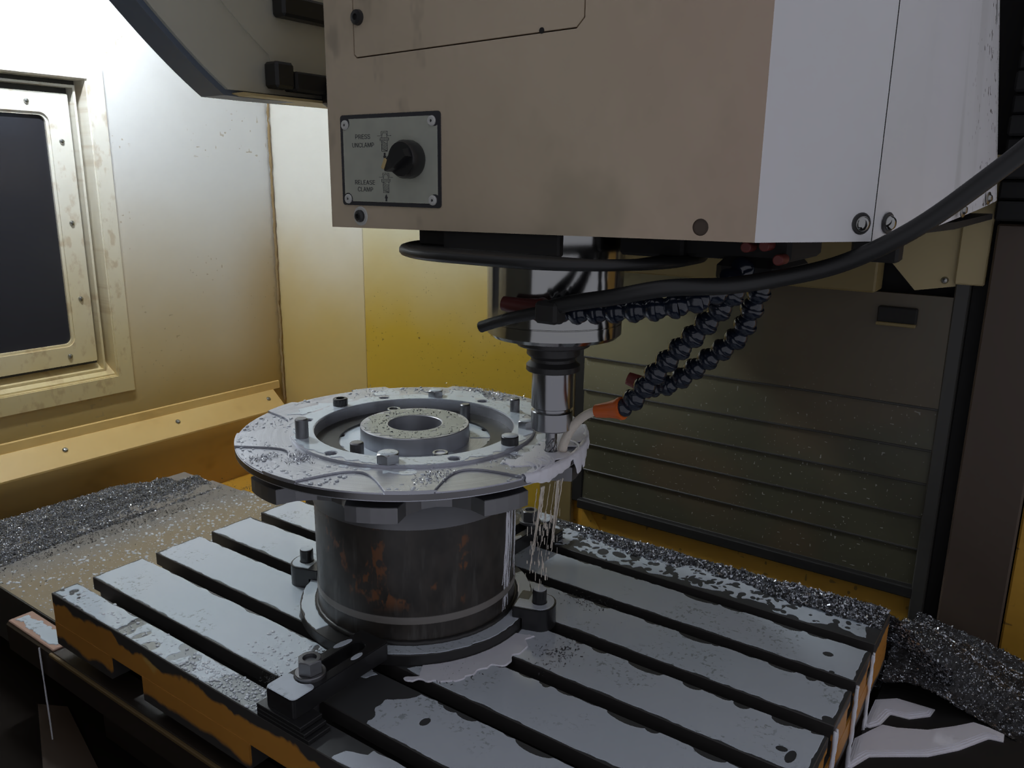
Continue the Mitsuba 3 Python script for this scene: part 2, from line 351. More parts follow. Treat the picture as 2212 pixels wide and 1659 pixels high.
# things above the way cover, under the head
bp = thing('column_bracket', 'cream yellow folded bracket plate under the right side of the spindle head', 'bracket')
tri = Polygon([(.838, .62), (.838, .478), (.902, .409), (.960, .420), (.960, .62)])
m = prism(tri, 0, .006); put('plate', on_front(m, 0, .982, 0), 'm_cream_plate', bp)
put('return_flange', rbox(.958, .9995, .968, .986, .424, .62, .002), 'm_cream_plate', bp)
put('screw', spun(lathe([(0, 0), (.006, 0), (.004, .004), (0, .005)], 14), 90, (1, 0, 0)), 'm_screw', bp, smooth=35, to_world=T().translate([.9435, .976, .4285]))
put('column_apron', rbox(.300, .850, .935, .99, .404, .62, .003), 'm_tan_box', label='tan sheet metal apron between the way cover and the spindle head', cat='apron')

# ------------------------------------------------------------------ machine table
TL, TW = .976, .655
mt = thing('machine_table', 'cast iron milling table with T slots and worn orange sides', 'machine table')
rails = [(0, .037)] + [(.059 + .1 * i, .137 + .1 * i) for i in range(5)] + [(.559, TW)]
for i, (a, b) in enumerate(rails):
    x1 = TL
    top = rbox(0, x1, a, b, -.020, 0, .0009)
    neck = bx(0.0004, x1 - .0004, a + (.0085 if i else .0004), b - (.0085 if i < 6 else .0004), -.046, -.0195)
    put('rail', cat_(top, neck), 'm_table', mt)
notch = [rbox(x, x + .076, -.05, .05, -.12, z, .006) for x, z in ((.145, -.040), (.436, -.043), (.73, -.043))]
base = man(bx(0, TL, 0, TW, -.080, -.045))
front = man(bx(0, TL, 0, .04, -.0805, -.030))
for nb in notch: base -= man(nb)
mb = base.to_mesh(); put('bed', trimesh.Trimesh(mb.vert_properties[:, :3], mb.tri_verts), 'm_table', mt)
# saddle and way covers below
sd = thing('saddle', 'dark oily machine saddle under the front edge of the table', 'machine saddle')
put('body', rbox(.006, .970, .045, .62, -.262, -.081, .004), 'm_saddle', sd)
put('way_beam', rbox(-.164, .95, -.003, .040, -.150, -.102, .003), 'm_saddle', sd)
put('way_strip', rbox(-.160, -.02, .000, .036, -.1025, -.0985, .0012), 'm_pink_way', sd, label='wet pinkish slideway strip')
put('wiper_edge', rbox(-.02, .95, -.007, -.002, -.1065, -.1005, .0012), 'm_wiper', sd)
put('rust_plate', hull([(-.150, .020, -.2615), (-.105, .045, -.2615), (.15, -.02, -.2615), (.04, -.06, -.2615), (-.150, .020, -.255), (-.105, .045, -.255), (.15, -.02, -.255), (.04, -.06, -.255)]), 'm_brown_panel', label='dim brown plate low in the dark at the bottom left corner', cat='plate')
put('coolant_gutter', hull([(-.26, -.16, -.33), (.30, -.16, -.33), (-.26, -.06, -.30), (.30, -.06, -.30), (-.26, -.11, -.36), (.30, -.11, -.36)]), 'm_ledge', label='brown sloping rib low in front of the saddle', cat='rib') if False else None
# tan way cover plates left of the table
lc = thing('left_way_cover', 'wet tan sheet metal way cover left of the table, chips at its far side', 'way cover')
for i, (a, b) in enumerate(((-.19, 0.0), (-.335, -.185), (-.45, -.33), (-.56, -.445))):
    z = -.098 - .004 * i
    pl = Polygon([(a, .042 - .0 * i), (b, .042), (b, .60), (a, .60)])
    put('plate', hull([(x, y, zz) for x in (a, b) for y in (.042, .565) for zz in (z, z - .003)]), 'm_tray', lc)
put('end_skirt', bx(-.56, 0, .040, .043, -.2, -.099), 'm_dark_frame', lc)

# ------------------------------------------------------------------ chips
def flakes(P, N, size, curl=.6, seed=1):
    """small curled flakes at points P with up-normals N: 4 triangles each"""
    r = np.random.default_rng(seed); k = len(P)
    a = r.normal(size=(k, 3)); a -= N * (a * N).sum(1, keepdims=True) * .6; a /= np.linalg.norm(a, axis=1, keepdims=True)
    b = np.cross(a, N + r.normal(size=(k, 3)) * .6); b /= np.linalg.norm(b, axis=1, keepdims=True)
    c = np.cross(a, b); L = size * r.uniform(.5, 1.5, (k, 1)); Wd = L * r.uniform(.15, .4, (k, 1))
    V = []
    for t, h in ((-1, 0), (0, curl), (1, 0)):
        for s in (-1, 1): V.append(P + a * L * t * .5 + c * L * h * .4 + b * Wd * s * .5)
    V = np.stack(V, 1).reshape(-1, 3); i = np.arange(k)[:, None] * 6
    F = np.concatenate([i + np.array(q) for q in ((0, 1, 3), (0, 3, 2), (2, 3, 5), (2, 5, 4))])
    return trimesh.Trimesh(V, F, process=False)
def heap(xs, ys, hfun, count, size, seed, keep=None):
    """a bed of chips (height field) with flakes strewn over it"""
    X, Y = np.meshgrid(xs, ys, indexing='ij'); Z = hfun(X, Y); nx, ny = X.shape
    V = np.stack([X, Y, Z], -1).reshape(-1, 3); F = []
    I = np.arange(nx * ny).reshape(nx, ny)
    A, B, C, D = (q.ravel() for q in (I[:-1, :-1], I[1:, :-1], I[1:, 1:], I[:-1, 1:]))
    F = np.vstack([np.stack([A, B, C], 1), np.stack([A, C, D], 1)])
    if keep is not None:
        k = keep(V[F].mean(1)); F = F[k]
    bed = trimesh.Trimesh(V, F, process=False)
    bed.remove_unreferenced_vertices()
    r = np.random.default_rng(seed)
    tri = bed.triangles; ar = bed.area_faces; fi = r.choice(len(tri), count, p=ar / ar.sum())
    w = r.dirichlet((1, 1, 1), count); P = (tri[fi] * w[:, :, None]).sum(1); N = bed.face_normals[fi]; N = N * np.sign(N[:, 2:3] + 1e-9)
    return bed, flakes(P + N * size * .12, N, size, seed=seed + 1)
def fb(X, Y, s, seed, o=4): return meshkit.fbm(np.stack([X * s, Y * s, X * 0 + .37], -1), o, seed) - .5
def ss(a, b, x): t = np.clip((x - a) / (b - a), 0, 1); return t * t * (3 - 2 * t)
# left bank on the way cover
def h_left(X, Y):
    h = -.1135 + .007 * ss(-.36, -.42, X + .10 * (Y - .25)) + .005 * ss(-.50, -.58, X)
    for c, a in ((-.385, .008), (-.445, .010), (-.515, .012)):
        cc = c + .016 * np.sin(Y * 8 + c * 40) - .10 * (Y - .25)
        h += a * np.exp(-((X - cc) / .010) ** 2) * (.2 + 1.3 * (fb(X * .2, Y, 9, 3) + .5))
    h = h + .008 * fb(X, Y, 40, 5) + .009 * fb(X, Y, 130, 6) + .006 * fb(X, Y, 330, 7)
    return h - .05 * ss(.548, .60, Y) - .05 * ss(-.575, -.62, X)
bed, fl = heap(np.linspace(-.63, -.30, 230), np.linspace(.046, .60, 330), h_left, 52000, .0048, 21, keep=lambda c: (c[:, 1] < .60 - 1.6 * np.maximum(0, -.46 - c[:, 0])) & (c[:, 2] > -.150) & (c[:, 1] > .05 + 1.3 * np.maximum(0, -.50 - c[:, 0])))
put('metal_chips', bed, 'm_chip_tan', smooth=False, label='bank of fine grey metal chips on the left way cover under the yellow ledge', cat='metal chips', kind='stuff')
put('flakes', fl, 'm_chip', 'metal_chips'); labels['metal_chips__flakes'] = {'kind': 'stuff'}
# ridge of chips behind the table
def h_ridge(X, Y):
    yf = .604 + .008 * np.sin(X * 19) + .02 * fb(X, Y * 0, 14, 3)
    h = np.where(Y < yf, -.012, .0005 + .006 * ss(yf, yf + .03, Y)) + .016 * (X - .75) - .075 * ss(.640, .700, Y) - .16 * ss(.69, .84, Y)
    h = h - .055 * ss(.975, 1.06, X) + .03 * ss(1.0, 1.05, X) * ss(.70, .66, Y) * 0
    return h + (.009 * fb(X, Y, 40, 8) + .008 * fb(X, Y, 120, 9) + .006 * fb(X, Y, 300, 10)) * (Y > yf)
bed, fl = heap(np.linspace(.30, 1.06, 440), np.linspace(.600, .955, 170), h_ridge, 62000, .0056, 31, keep=lambda c: ((c[:, 2] > -.006) & (c[:, 0] < .974)) | (c[:, 1] > .658))
put('metal_chips', bed, 'm_chip_bed', label='long ridge of dark metal chips behind the rear edge of the table', cat='metal chips', kind='stuff')
put('flakes', fl, 'm_chip', 'metal_chips_001'); labels['metal_chips_001__flakes'] = {'kind': 'stuff'}
# chips over folded cover to the right of the table
def h_right(X, Y):
    h = -.086 + .032 * ss(.63, .72, Y) * ss(1.14, 1.0, X) - .08 * (X - .98) - .020 * ss(.62, .50, Y) - .07 * ss(.74, .9, Y)
    f = (Y - .62) + .35 * (X - 1.0)
    h = h + .014 * np.sin(f * 55 + 1) * ss(.99, 1.06, X)
    return h + .010 * fb(X, Y, 26, 12) + .009 * fb(X, Y, 110, 13)
bed, fl = heap(np.linspace(.979, 1.34, 170), np.linspace(.56, .93, 220), h_right, 11000, .0048, 41, keep=lambda c: c[:, 1] > .628 + .06 * (c[:, 0] - .98) + .008 * np.sin(c[:, 0] * 70))
put('metal_chips', bed, 'm_chip_dark', label='dark chips strewn over the folds right of the table end', cat='metal chips', kind='stuff')
put('flakes', fl, 'm_chip', 'metal_chips_002'); labels['metal_chips_002__flakes'] = {'kind': 'stuff'}

# ------------------------------------------------------------------ riser pipe that carries the brake disc
CX, CY = .4297, .2930
rp = thing('riser_pipe', 'short thick rusty steel pipe standing on a round base flange', 'pipe')
AX = (CX, CY)
put('base_flange', lathe([(.12, 0), (.1588, 0), (.1596, .0008), (.1596, .0143), (.1588, .0152), (.12, .0152)], 128, AX, True), 'm_oxide', rp, smooth=30)
put('tube', lathe([(.118, .0152), (.1351, .0152), (.1351, .040), (.1359, .0425), (.1359, .0505), (.1351, .053), (.1351, .172), (.118, .172)], 160, AX, True), 'm_rust', rp, smooth=35)
na = 240; aa = np.linspace(0, 2 * np.pi, na, endpoint=False); rr = .1362 + .0012 * wob(na, 8, .7)
wv = np.stack([CX + rr * np.cos(aa), CY + rr * np.sin(aa), .0168 + .0009 * wob(na, 9, .8)], 1)
put('weld_bead', tube(np.vstack([wv, wv[:1]]), .0042, 10, False), 'm_oxide', rp, smooth=True)
put('collar', lathe([(.10, .168), (.1372, .168), (.1372, .190), (.142, .205), (.150, .2075), (.150, .2135), (.10, .2135)], 128, AX, True), 'm_steel_dull', rp, smooth=30)

# ---- lobed plate under the disc
lob = thing('lobed_plate', 'grey steel plate with wide lobes clamped under the brake disc', 'steel plate')
pts = []
for k in range(9):
    c = -20.5 - 40 * k
    for d, r in ((-20, .178), (-14.5, .183), (-9.5, .200), (-7.6, .2215), (-4, .2225), (0, .2227), (4, .2225), (7.6, .2215), (9.5, .200), (14.5, .183)):
        a = math.radians(c - d) if False else math.radians(c + d)
        pts.append((c + d, r))
pts.sort(key=lambda t: t[0] % 360)
poly = Polygon([(CX + r * math.cos(math.radians(a)), CY + r * math.sin(math.radians(a))) for a, r in pts]).difference(Point(CX, CY).buffer(.10, 32))
put('plate', cat_(prism(poly, .2140, .2315), prism(poly.buffer(-.0006), .2135, .2320)), 'm_steel_dull', lob)
put('spacer', lathe([(.10, .2320), (.168, .2320), (.168, .2418), (.10, .2418)], 96, AX, True), 'm_oxide', lob, smooth=30)

# ---- the brake disc
bd = thing('brake_disc', 'large round steel brake disc with wavy milled pockets, wet with coolant', 'brake disc')
ZT, R = .2540, .2279
def polar(r, a): return (CX + r * math.cos(math.radians(a)), CY + r * math.sin(math.radians(a)))
full = Point(CX, CY).buffer(R, 96)
pocket = []
for k in range(9):
    c = -29.5 - 40 * k
    ang = np.linspace(-15, 15, 41)
    prof = .1745 + .0675 * (np.abs(ang) / 15) ** 2.2
    P = [polar(r, c + a) for a, r in zip(ang, prof)]
    P += [polar(.26, c + a) for a in (15, 8, 0, -8, -15)]
    pocket.append(Polygon(P).buffer(0))
pk = unary_union(pocket).intersection(full)
rec = Point(CX, CY).buffer(.1306, 96)
holes = [Point(polar(.1475, a)).buffer(.0066, 14) for a in (-90, -150, 150, 90, -30)]
fholes = [Point(polar(.104, a)).buffer(.0075, 14) for a in (-150, -120, 60, 30, 180, 0, 120)]
H = unary_union(holes)
lower = full.difference(rec).difference(H)
upper = full.difference(pk).difference(Point(CX, CY).buffer(.1306, 96)).difference(H)
rimc = lathe([(.200, .2418), (R - .0012, .2418), (R, .2430), (R, ZT - .0043), (.200, ZT - .0043)], 160, AX, True)
put('rim', rimc, 'm_rim', bd, smooth=30)
groove = pk.difference(pk.buffer(-.0011))
put('web', cat_(prism(lower.buffer(-.0002), .2418, ZT - .0042), prism(lower.buffer(-.0002).difference(groove), ZT - .0043, ZT - .0026)), 'm_disc', bd)
put('wave_face', cat_(prism(upper, ZT - .0026, ZT - .0003), prism(upper.buffer(-.0004), ZT - .0003, ZT)), 'm_disc', bd)
ring = Point(CX, CY).buffer(.1600, 96).difference(rec).difference(H)
put('raised_ring', cat_(prism(ring, ZT, .2570), prism(ring.buffer(-.0007), .2570, .2577)), 'm_disc', bd)
fl_ = Point(CX, CY).buffer(.1315, 96).difference(Point(CX, CY).buffer(.036, 48)).difference(unary_union(fholes))
put('recess_floor', prism(fl_, .2300, .2380), 'm_disc', bd)
put('hub_ring', lathe([(.0352, .225), (.0352, .2597), (.0360, .2605), (.0708, .2605), (.0717, .2596), (.0717, .2375), (.05, .2375), (.05, .225)][::-1], 128, AX, True), 'm_disc', bd, smooth=30)
put('under_plug', disc_(.098, .2155, .2290, AX), 'm_grime_shade', bd)

# ---- milky coolant films
FZ = .2577
def ragged(poly, amp, seed, step=.003, f=60.):
    out = []
    for g in getattr(poly, 'geoms', [poly]):
        L = g.exterior.length; s = np.arange(0, L, step); P = np.array([g.exterior.interpolate(t).coords[0] for t in s])
        nrm = np.roll(P, -1, 0) - np.roll(P, 1, 0); nrm = np.stack([-nrm[:, 1], nrm[:, 0]], 1); nrm /= np.linalg.norm(nrm, axis=1, keepdims=True) + 1e-12
        if not g.exterior.is_ccw: nrm = -nrm
        d = meshkit.fbm(np.c_[P * f, np.full(len(P), .5)], 3, seed)
        if len(P) < 4: continue
        d = np.clip((d - .42) * 3.2, 0, 1.2) * amp
        q = Polygon(P + nrm * d[:, None]).buffer(0)
        for i in g.interiors: q = q.difference(Polygon(i))
        out.append(q)
    return unary_union(out)
def blobs(region, n_, r0, r1, seed):
    r = np.random.default_rng(seed); x0, y0, x1, y1 = region.bounds; out = []
    while len(out) < n_:
        p = Point(r.uniform(x0, x1), r.uniform(y0, y1))
        if region.contains(p):
            R_ = r.uniform(r0, r1); out.append(affinity.rotate(affinity.scale(p.buffer(R_, 6), r.uniform(.7, 1.8), r.uniform(.5, 1.1)), r.uniform(0, 180), origin=p))
    return unary_union(out)
def sector(r0, r1, a0, a1, n=60):
    a = np.linspace(a0, a1, n)
    return Polygon([polar(r1, t) for t in a] + [polar(r0, t) for t in a[::-1]])
put('coolant_puddle', film(ragged(Point(CX, CY).buffer(.1585, 96).difference(Point(CX, CY).buffer(.1318, 96)).difference(unary_union([h.buffer(.0015) for h in holes])), .010, 3), FZ, .0007), 'm_coolant',
    label='milky coolant film on the raised ring of the brake disc', cat='coolant', kind='stuff')
floor_f = Point(CX, CY).buffer(.1296, 96).difference(Point(CX, CY).buffer(.0728, 64)).difference(unary_union([h.buffer(.001) for h in fholes]))
floor_f = floor_f.difference(ragged(sector(.084, .126, -72, -14), .012, 5)).difference(sector(.06, .10, -10, 40))
put('coolant_puddle', film(ragged(floor_f, .0022, 4), .2380, .0008), 'm_coolant', label='milky coolant standing in the recess around the hub of the brake disc', cat='coolant', kind='stuff')
hubf = ragged(Point(CX, CY).buffer(.0700, 64), .010, 6, f=90).difference(Point(CX, CY).buffer(.0375, 48)).difference(blobs(Point(CX, CY).buffer(.07), 40, .001, .003, 61))
put('coolant_puddle', film(hubf, .2605, .0004), 'm_wet', label='thin wet film with fine swarf on the hub ring of the brake disc', cat='coolant', kind='stuff')
outer = unary_union([sector(.163, .226, 38, 62), sector(.163, .205, 60, 118), sector(.163, .190, -5, 40), sector(.165, .21, 140, 152), sector(.165, .19, 165, 200), sector(.163, .178, -60, -48), sector(.163, .172, -80, -66)]).buffer(-.004).buffer(.006)
of = ragged(outer, .016, 9, f=45).difference(pk.buffer(.002)).intersection(Point(CX, CY).buffer(.2265, 96))
put('coolant_puddle', film(of, ZT, .0006), 'm_coolant', label='patches of milky coolant on the outer face of the brake disc', cat='coolant', kind='stuff')
# film on the base flange
bf = sector(.1372, .1588, -262, 58, 160)
bf = ragged(bf, .0022, 11).difference(sector(.13, .17, -103, -68))
put('coolant_puddle', film(bf, .0152, .0008), 'm_coolant', label='white coolant film on the base flange of the rusty pipe', cat='coolant', kind='stuff')
# films on the table rails
names = ['first', 'second', 'third', 'fourth', 'fifth', 'sixth', 'seventh']
pipe_hole = Point(CX, CY).buffer(.1602, 64)
for i, (a, b) in enumerate(rails):
    x0, x1 = (.003, TL - .004)
    ra = sbox(x0, a + .0012, x1, b - .0012).difference(pipe_hole)
    if i == 0:
        q = ragged(ra, .0030, 30, f=40)
        q = q.difference(blobs(sbox(.17, a + .004, .33, b - .004), 9, .006, .011, 31).buffer(.004).buffer(-.002))
        clear = ragged(sbox(.34, -.01, .60, .06), .030, 34, f=30)
        q = q.difference(clear).difference(sbox(.44, -.01, .57, .05)).buffer(-.001).buffer(.001)
        q = q.difference(blobs(sbox(.0, a, .05, b), 5, .003, .007, 33))
    elif i == 6:
        q = ragged(sbox(.40, a + .003, .968, a + .075), .02, 36, f=26).difference(blobs(sbox(.45, a, .95, b), 330, .002, .006, 37)).difference(blobs(sbox(.5, a, .95, b), 60, .004, .009, 38))
    else:
        lft = ragged(ra.intersection(sbox(-1, -1, .36, 2)), .0035, 40 + i, f=30)
        rgt = ragged(ra.intersection(sbox(.355, -1, 2, 2)), .0028, 50 + i, f=55)
        back = unary_union([affinity.scale(Point(x, b - .001).buffer(.004 + .004 * rng.random(), 8), rng.uniform(.8, 2.6), rng.uniform(.5, 1.2)) for x in rng.uniform(.50, .97, 13)])
        big = affinity.scale(Point(rng.uniform(.72, .92), b).buffer(.011, 10), 2.2, .9)
        q = unary_union([lft, rgt]).difference(back).difference(big)
        r_ = blobs(sbox(.93, a, .99, b), 3, .004, .010, 60 + i)
        q = q.difference(r_)
        if i == 1: q = q.difference(blobs(sbox(.455, a, .555, b), 22, .010, .022, 72).buffer(.006).buffer(-.004)).difference(blobs(sbox(.40, a, .62, b), 12, .003, .009, 71))
    put('coolant_puddle', film(q, 0.0, .0009), 'm_coolant', label=f'pale coolant lying on the {names[i]} table rail counted from the front edge', cat='coolant', kind='stuff')

put('clear_coolant', film(ragged(sbox(.17, .001, .468, .036), .003, 95), 0, .0004), 'm_wet', label='clear wet film on the front edge of the table left of the strap clamp', cat='coolant', kind='stuff')
# droplets
def drops(P, r, seed):
    g = np.random.default_rng(seed); n = len(P); a = np.arange(8) * np.pi / 4; V = []
    s = g.uniform(.7, 1.5, (n, 1, 1)); 
    for q, h in ((1, 0), (.88, .30), (.5, .55)):
        V.append(np.stack([np.tile(np.cos(a) * q, (n, 1)), np.tile(np.sin(a) * q, (n, 1)), np.full((n, 8), h)], -1))
    V.append(np.tile([[[0, 0, .62]]], (n, 1, 1)))
    V = np.concatenate(V, 1) * r[:, None, None]; V[:, :, 0:1] *= s; V += P[:, None]
    F = []
    for l in (0, 8):
        for k in range(8): k2 = (k + 1) % 8; F += [(l + k, l + k2, l + 8 + k2), (l + k, l + 8 + k2, l + 8 + k)]
    for k in range(8): F.append((16 + k, 16 + (k + 1) % 8, 24))
    F = (np.array(F)[None] + (np.arange(n) * 25)[:, None, None]).reshape(-1, 3)
    return trimesh.Trimesh(V.reshape(-1, 3), F, process=False)
nd = 1500; g = np.random.default_rng(5)
ra_ = np.sqrt(g.uniform(.163 ** 2, .2255 ** 2, nd)); an = g.uniform(0, 360, nd)
keep = meshkit.noise(np.stack([np.cos(np.radians(an)) * ra_ * 22, np.sin(np.radians(an)) * ra_ * 22, an * 0], -1), 4) > .42
P = np.array([(*polar(r, a), ZT) for r, a in zip(ra_[keep], an[keep])])
inpk = np.array([pk.contains(Point(p[0], p[1])) for p in P]); P[inpk, 2] -= .002
rad = .0007 + .0022 * g.random(len(P)) ** 4
put('coolant_drops', drops(P, rad, 6), 'm_drop', smooth=True, label='scattered coolant drops on the outer face of the brake disc', cat='coolant drops', kind='stuff')
def on_rail(n_, rects, seed, z=0.0):
    g = np.random.default_rng(seed); out = []
    for (x0, x1, y0, y1, w) in rects: out.append(np.stack([g.uniform(x0, x1, int(n_ * w)), g.uniform(y0, y1, int(n_ * w)), np.full(int(n_ * w), z)], 1))
    return np.vstack(out)
P = on_rail(420, [(.30, .47, .002, .035, 1), (.02, .3, .002, .035, .4), (.33, .44, .062, .13, .5)], 8, .0008)
put('coolant_drops', drops(P, .0006 + .002 * g.random(len(P)) ** 3, 9), 'm_drop', smooth=True, label='beads of coolant on the front table rails left of the strap clamp', cat='coolant drops', kind='stuff')
P = on_rail(2600, [(-.34, -.01, .05, .56, 1)], 10, -.0978)
P = P[(P[:, 0] < -.04) | (P[:, 1] > .1)]; P[:, 2] = np.where(P[:, 0] < -.188, -.1018, -.0978)
put('coolant_drops', drops(P, .0005 + .0024 * g.random(len(P)) ** 3, 12), 'm_drop', smooth=True, label='splashes of coolant on the tan left way cover', cat='coolant drops', kind='stuff')
# swarf strewn on disc and rails
def swarf(spots, n_, seed, size=.0035):
    g = np.random.default_rng(seed); P = []
    for x, y, z, sx, sy, w in spots: 
        k = int(n_ * w); P.append(np.stack([g.normal(x, sx, k), g.normal(y, sy, k), np.full(k, z + .0008)], 1))
    P = np.vstack(P); return flakes(P, np.tile([[0, 0, 1.0]], (len(P), 1)), size, .7, seed)
sp = [(*polar(.176, -98), ZT, .010, .010, 1), (*polar(.205, 98), ZT, .030, .011, 2.0), (*polar(.19, -42), ZT, .008, .014, .6), (*polar(.19, -5), ZT, .014, .02, .7), (*polar(.205, -108), ZT - .002, .006, .008, .5), (*polar(.2, 150), ZT, .02, .03, .4)]
put('swarf', swarf(sp, 260, 14, .0026), 'm_chip', label='fine curled swarf lying on the brake disc', cat='swarf', kind='stuff')
g = np.random.default_rng(15); a = g.uniform(0, 360, 230); r = g.uniform(.038, .070, 230)
put('swarf', flakes(np.array([(*polar(q, t), .2612) for q, t in zip(r, a)]), np.tile([[0, 0, 1.0]], (230, 1)), .0030, .6, 16), 'm_chip_bed', label='fine curled swarf on the hub ring in the middle of the disc', cat='swarf', kind='stuff')
sp = [(-.36, .20, -.103, .04, .12, 4), (-.36, .40, -.103, .04, .10, 4), (-.28, .3, -.103, .06, .15, 2)]
put('swarf', swarf(sp, 260, 18, .0032), 'm_chip_bed', label='loose swarf scattered over the tan left way cover', cat='swarf', kind='stuff')
sp = [(.66, .30, .001, .012, .02, 1), (.62, .43, .001, .02, .012, 1), (.57, .19, .001, .014, .012, .8), (.436, .105, .002, .008, .008, 1.2), (.425, .052, .002, .010, .006, 1.0)]
put('swarf', swarf(sp, 170, 17, .0028), 'm_chip_bed', label='small heaps of swarf on the table rails around the pipe', cat='swarf', kind='stuff')

# ------------------------------------------------------------------ bolts and pins on the disc
G12 = 'bolts and pins screwed into the brake disc'
def cap(af, z, h): return None
def coat(k, r, z): put('coolant_cap', lathe([(0, z + .0012), (r * .6, z + .0011), (r * .93, z + .0005), (r, z)][::-1], 24, (0, 0)), 'm_coolant', k, smooth=True)
def hexbolt(a, af, h, rot, label, wet=True, mat='m_steel'):
    x, y = polar(.1475, a); k = thing('hex_bolt', label, 'bolt', G12)
    put('head', hexa(af, FZ, FZ + h, .0014, (x, y), math.radians(rot)), mat, k)
    put('washer_face', disc_(af * .47, FZ, FZ + .0012, (x, y), .0004, 32), mat, k)
    if wet: put('coolant_cap', lathe([(af * .47, FZ + h), (af * .43, FZ + h + .0006), (af * .25, FZ + h + .0013), (0, FZ + h + .0014)], 24, (x, y)), 'm_coolant', k, smooth=True)
hexbolt(-60, .0245, .0115, 10, 'steel hex bolt with a coolant cap, nearest the camera on the disc ring')
hexbolt(120, .0205, .0100, 5, 'steel hex bolt with white coolant cap at the back of the disc ring')
hexbolt(33, .0200, .0100, 0, 'steel hex bolt on the disc ring half hidden behind the tool')
def socket(a, r, h, label, wet, zb=FZ, rad=.1475, mat='m_black_steel'):
    x, y = polar(rad, a); k = thing('socket_screw', label, 'bolt', G12)
    hs = r * .58
    put('head', lathe([(0, zb), (r, zb), (r, zb + h - .0012), (r - .0012, zb + h), (hs, zb + h), (hs, zb + h - .006), (0, zb + h - .006)], 32, (x, y)), mat, k, smooth=30)
    if wet: put('coolant_cap', lathe([(r * .95, zb + h), (r * .85, zb + h + .0008), (0, zb + h + .0015)], 24, (x, y)), 'm_coolant', k, smooth=True)
socket(4, .0108, .0112, 'black socket head screw with a coolant cap on the right of the disc ring', True)
socket(178, .0104, .0112, 'black socket head screw with an open socket on the left rear of the disc ring', False)
def pin(a, rad, r, zb, zt, label):
    x, y = polar(rad, a)
    put('dowel_pin', cat_(lathe([(0, zb), (r, zb), (r, zt - .0015), (r - .0015, zt), (0, zt)], 32, (x, y))), 'm_steel_dull', label=label, cat='dowel pin', group=G12, smooth=30)
pin(63, .1495, .0068, FZ, .2768, 'tall steel dowel pin at the right rear of the disc ring beside the tool')
pin(-120, .1475, .0082, FZ, .2832, 'tallest steel dowel pin, at the left front of the disc ring')
pin(-91, .104, .0085, .2380, .2605, 'steel dowel pin standing in the front of the recess by the hub')
pin(89, .104, .0072, .2380, .2640, 'steel dowel pin standing in the recess behind the hub')
for a, lb in ((-31, 'low steel bushing ring in the recess in front of the hub'), (149, 'low steel bushing ring with swarf in the recess behind the hub')):
    x, y = polar(.104, a)
    k = put('bushing', lathe([(.0062, .238), (.0098, .238), (.0098, .2520), (.0092, .2528), (.0068, .2528), (.0062, .2520)], 32, (x, y), True), 'm_steel', label=lb, cat='bushing', smooth=30)
    put('plug', disc_(.0063, .238, .2510, (x, y), .0003, 24), 'm_foam' if a < 0 else 'm_grime_shade', k)

# ------------------------------------------------------------------ clamps on the table
def clamp_block(deg, label, gid):
    k = thing('clamp_block', label, 'clamp', 'low clamp blocks at the pipe flange')
    M = T().translate([CX, CY, 0]).rotate([0, 0, 1], deg)
    body = sbox(.146, -.024, .183, .024).union(affinity.scale(Point(.181, 0).buffer(.024, 24), .75, 1))
    body = body.buffer(-.003).buffer(.003)
    low = body.intersection(sbox(.1602, -1, 1, 1)); 
    put('block', cat_(prism(low, .0005, .0165), prism(body, .0165, .0302), prism(body.buffer(-.0008), .0302, .0312)), 'm_black_steel', k, to_world=M)
    put('bolt', lathe([(0, .0312), (.0094, .0312), (.0094, .0492), (.0084, .0505), (.0058, .0505), (.0058, .0455), (0, .0455)], 32, (.177, 0)), 'm_black_steel', k, smooth=30, to_world=M)
    put('coolant_cap', cat_(lathe([(.0088, .0505), (.0078, .0511), (0, .0515)], 24, (.177, 0)), film(body.buffer(-.0025).difference(Point(.177, 0).buffer(.0105)).difference(sbox(.14, .0, .162, .03)), .0312, .0007)), 'm_coolant', k, to_world=M)
clamp_block(17, 'black clamp block with a socket bolt right of the pipe, coolant on top', 1)
clamp_block(197, 'black clamp block with a round bolt, half hidden left of the pipe', 2)
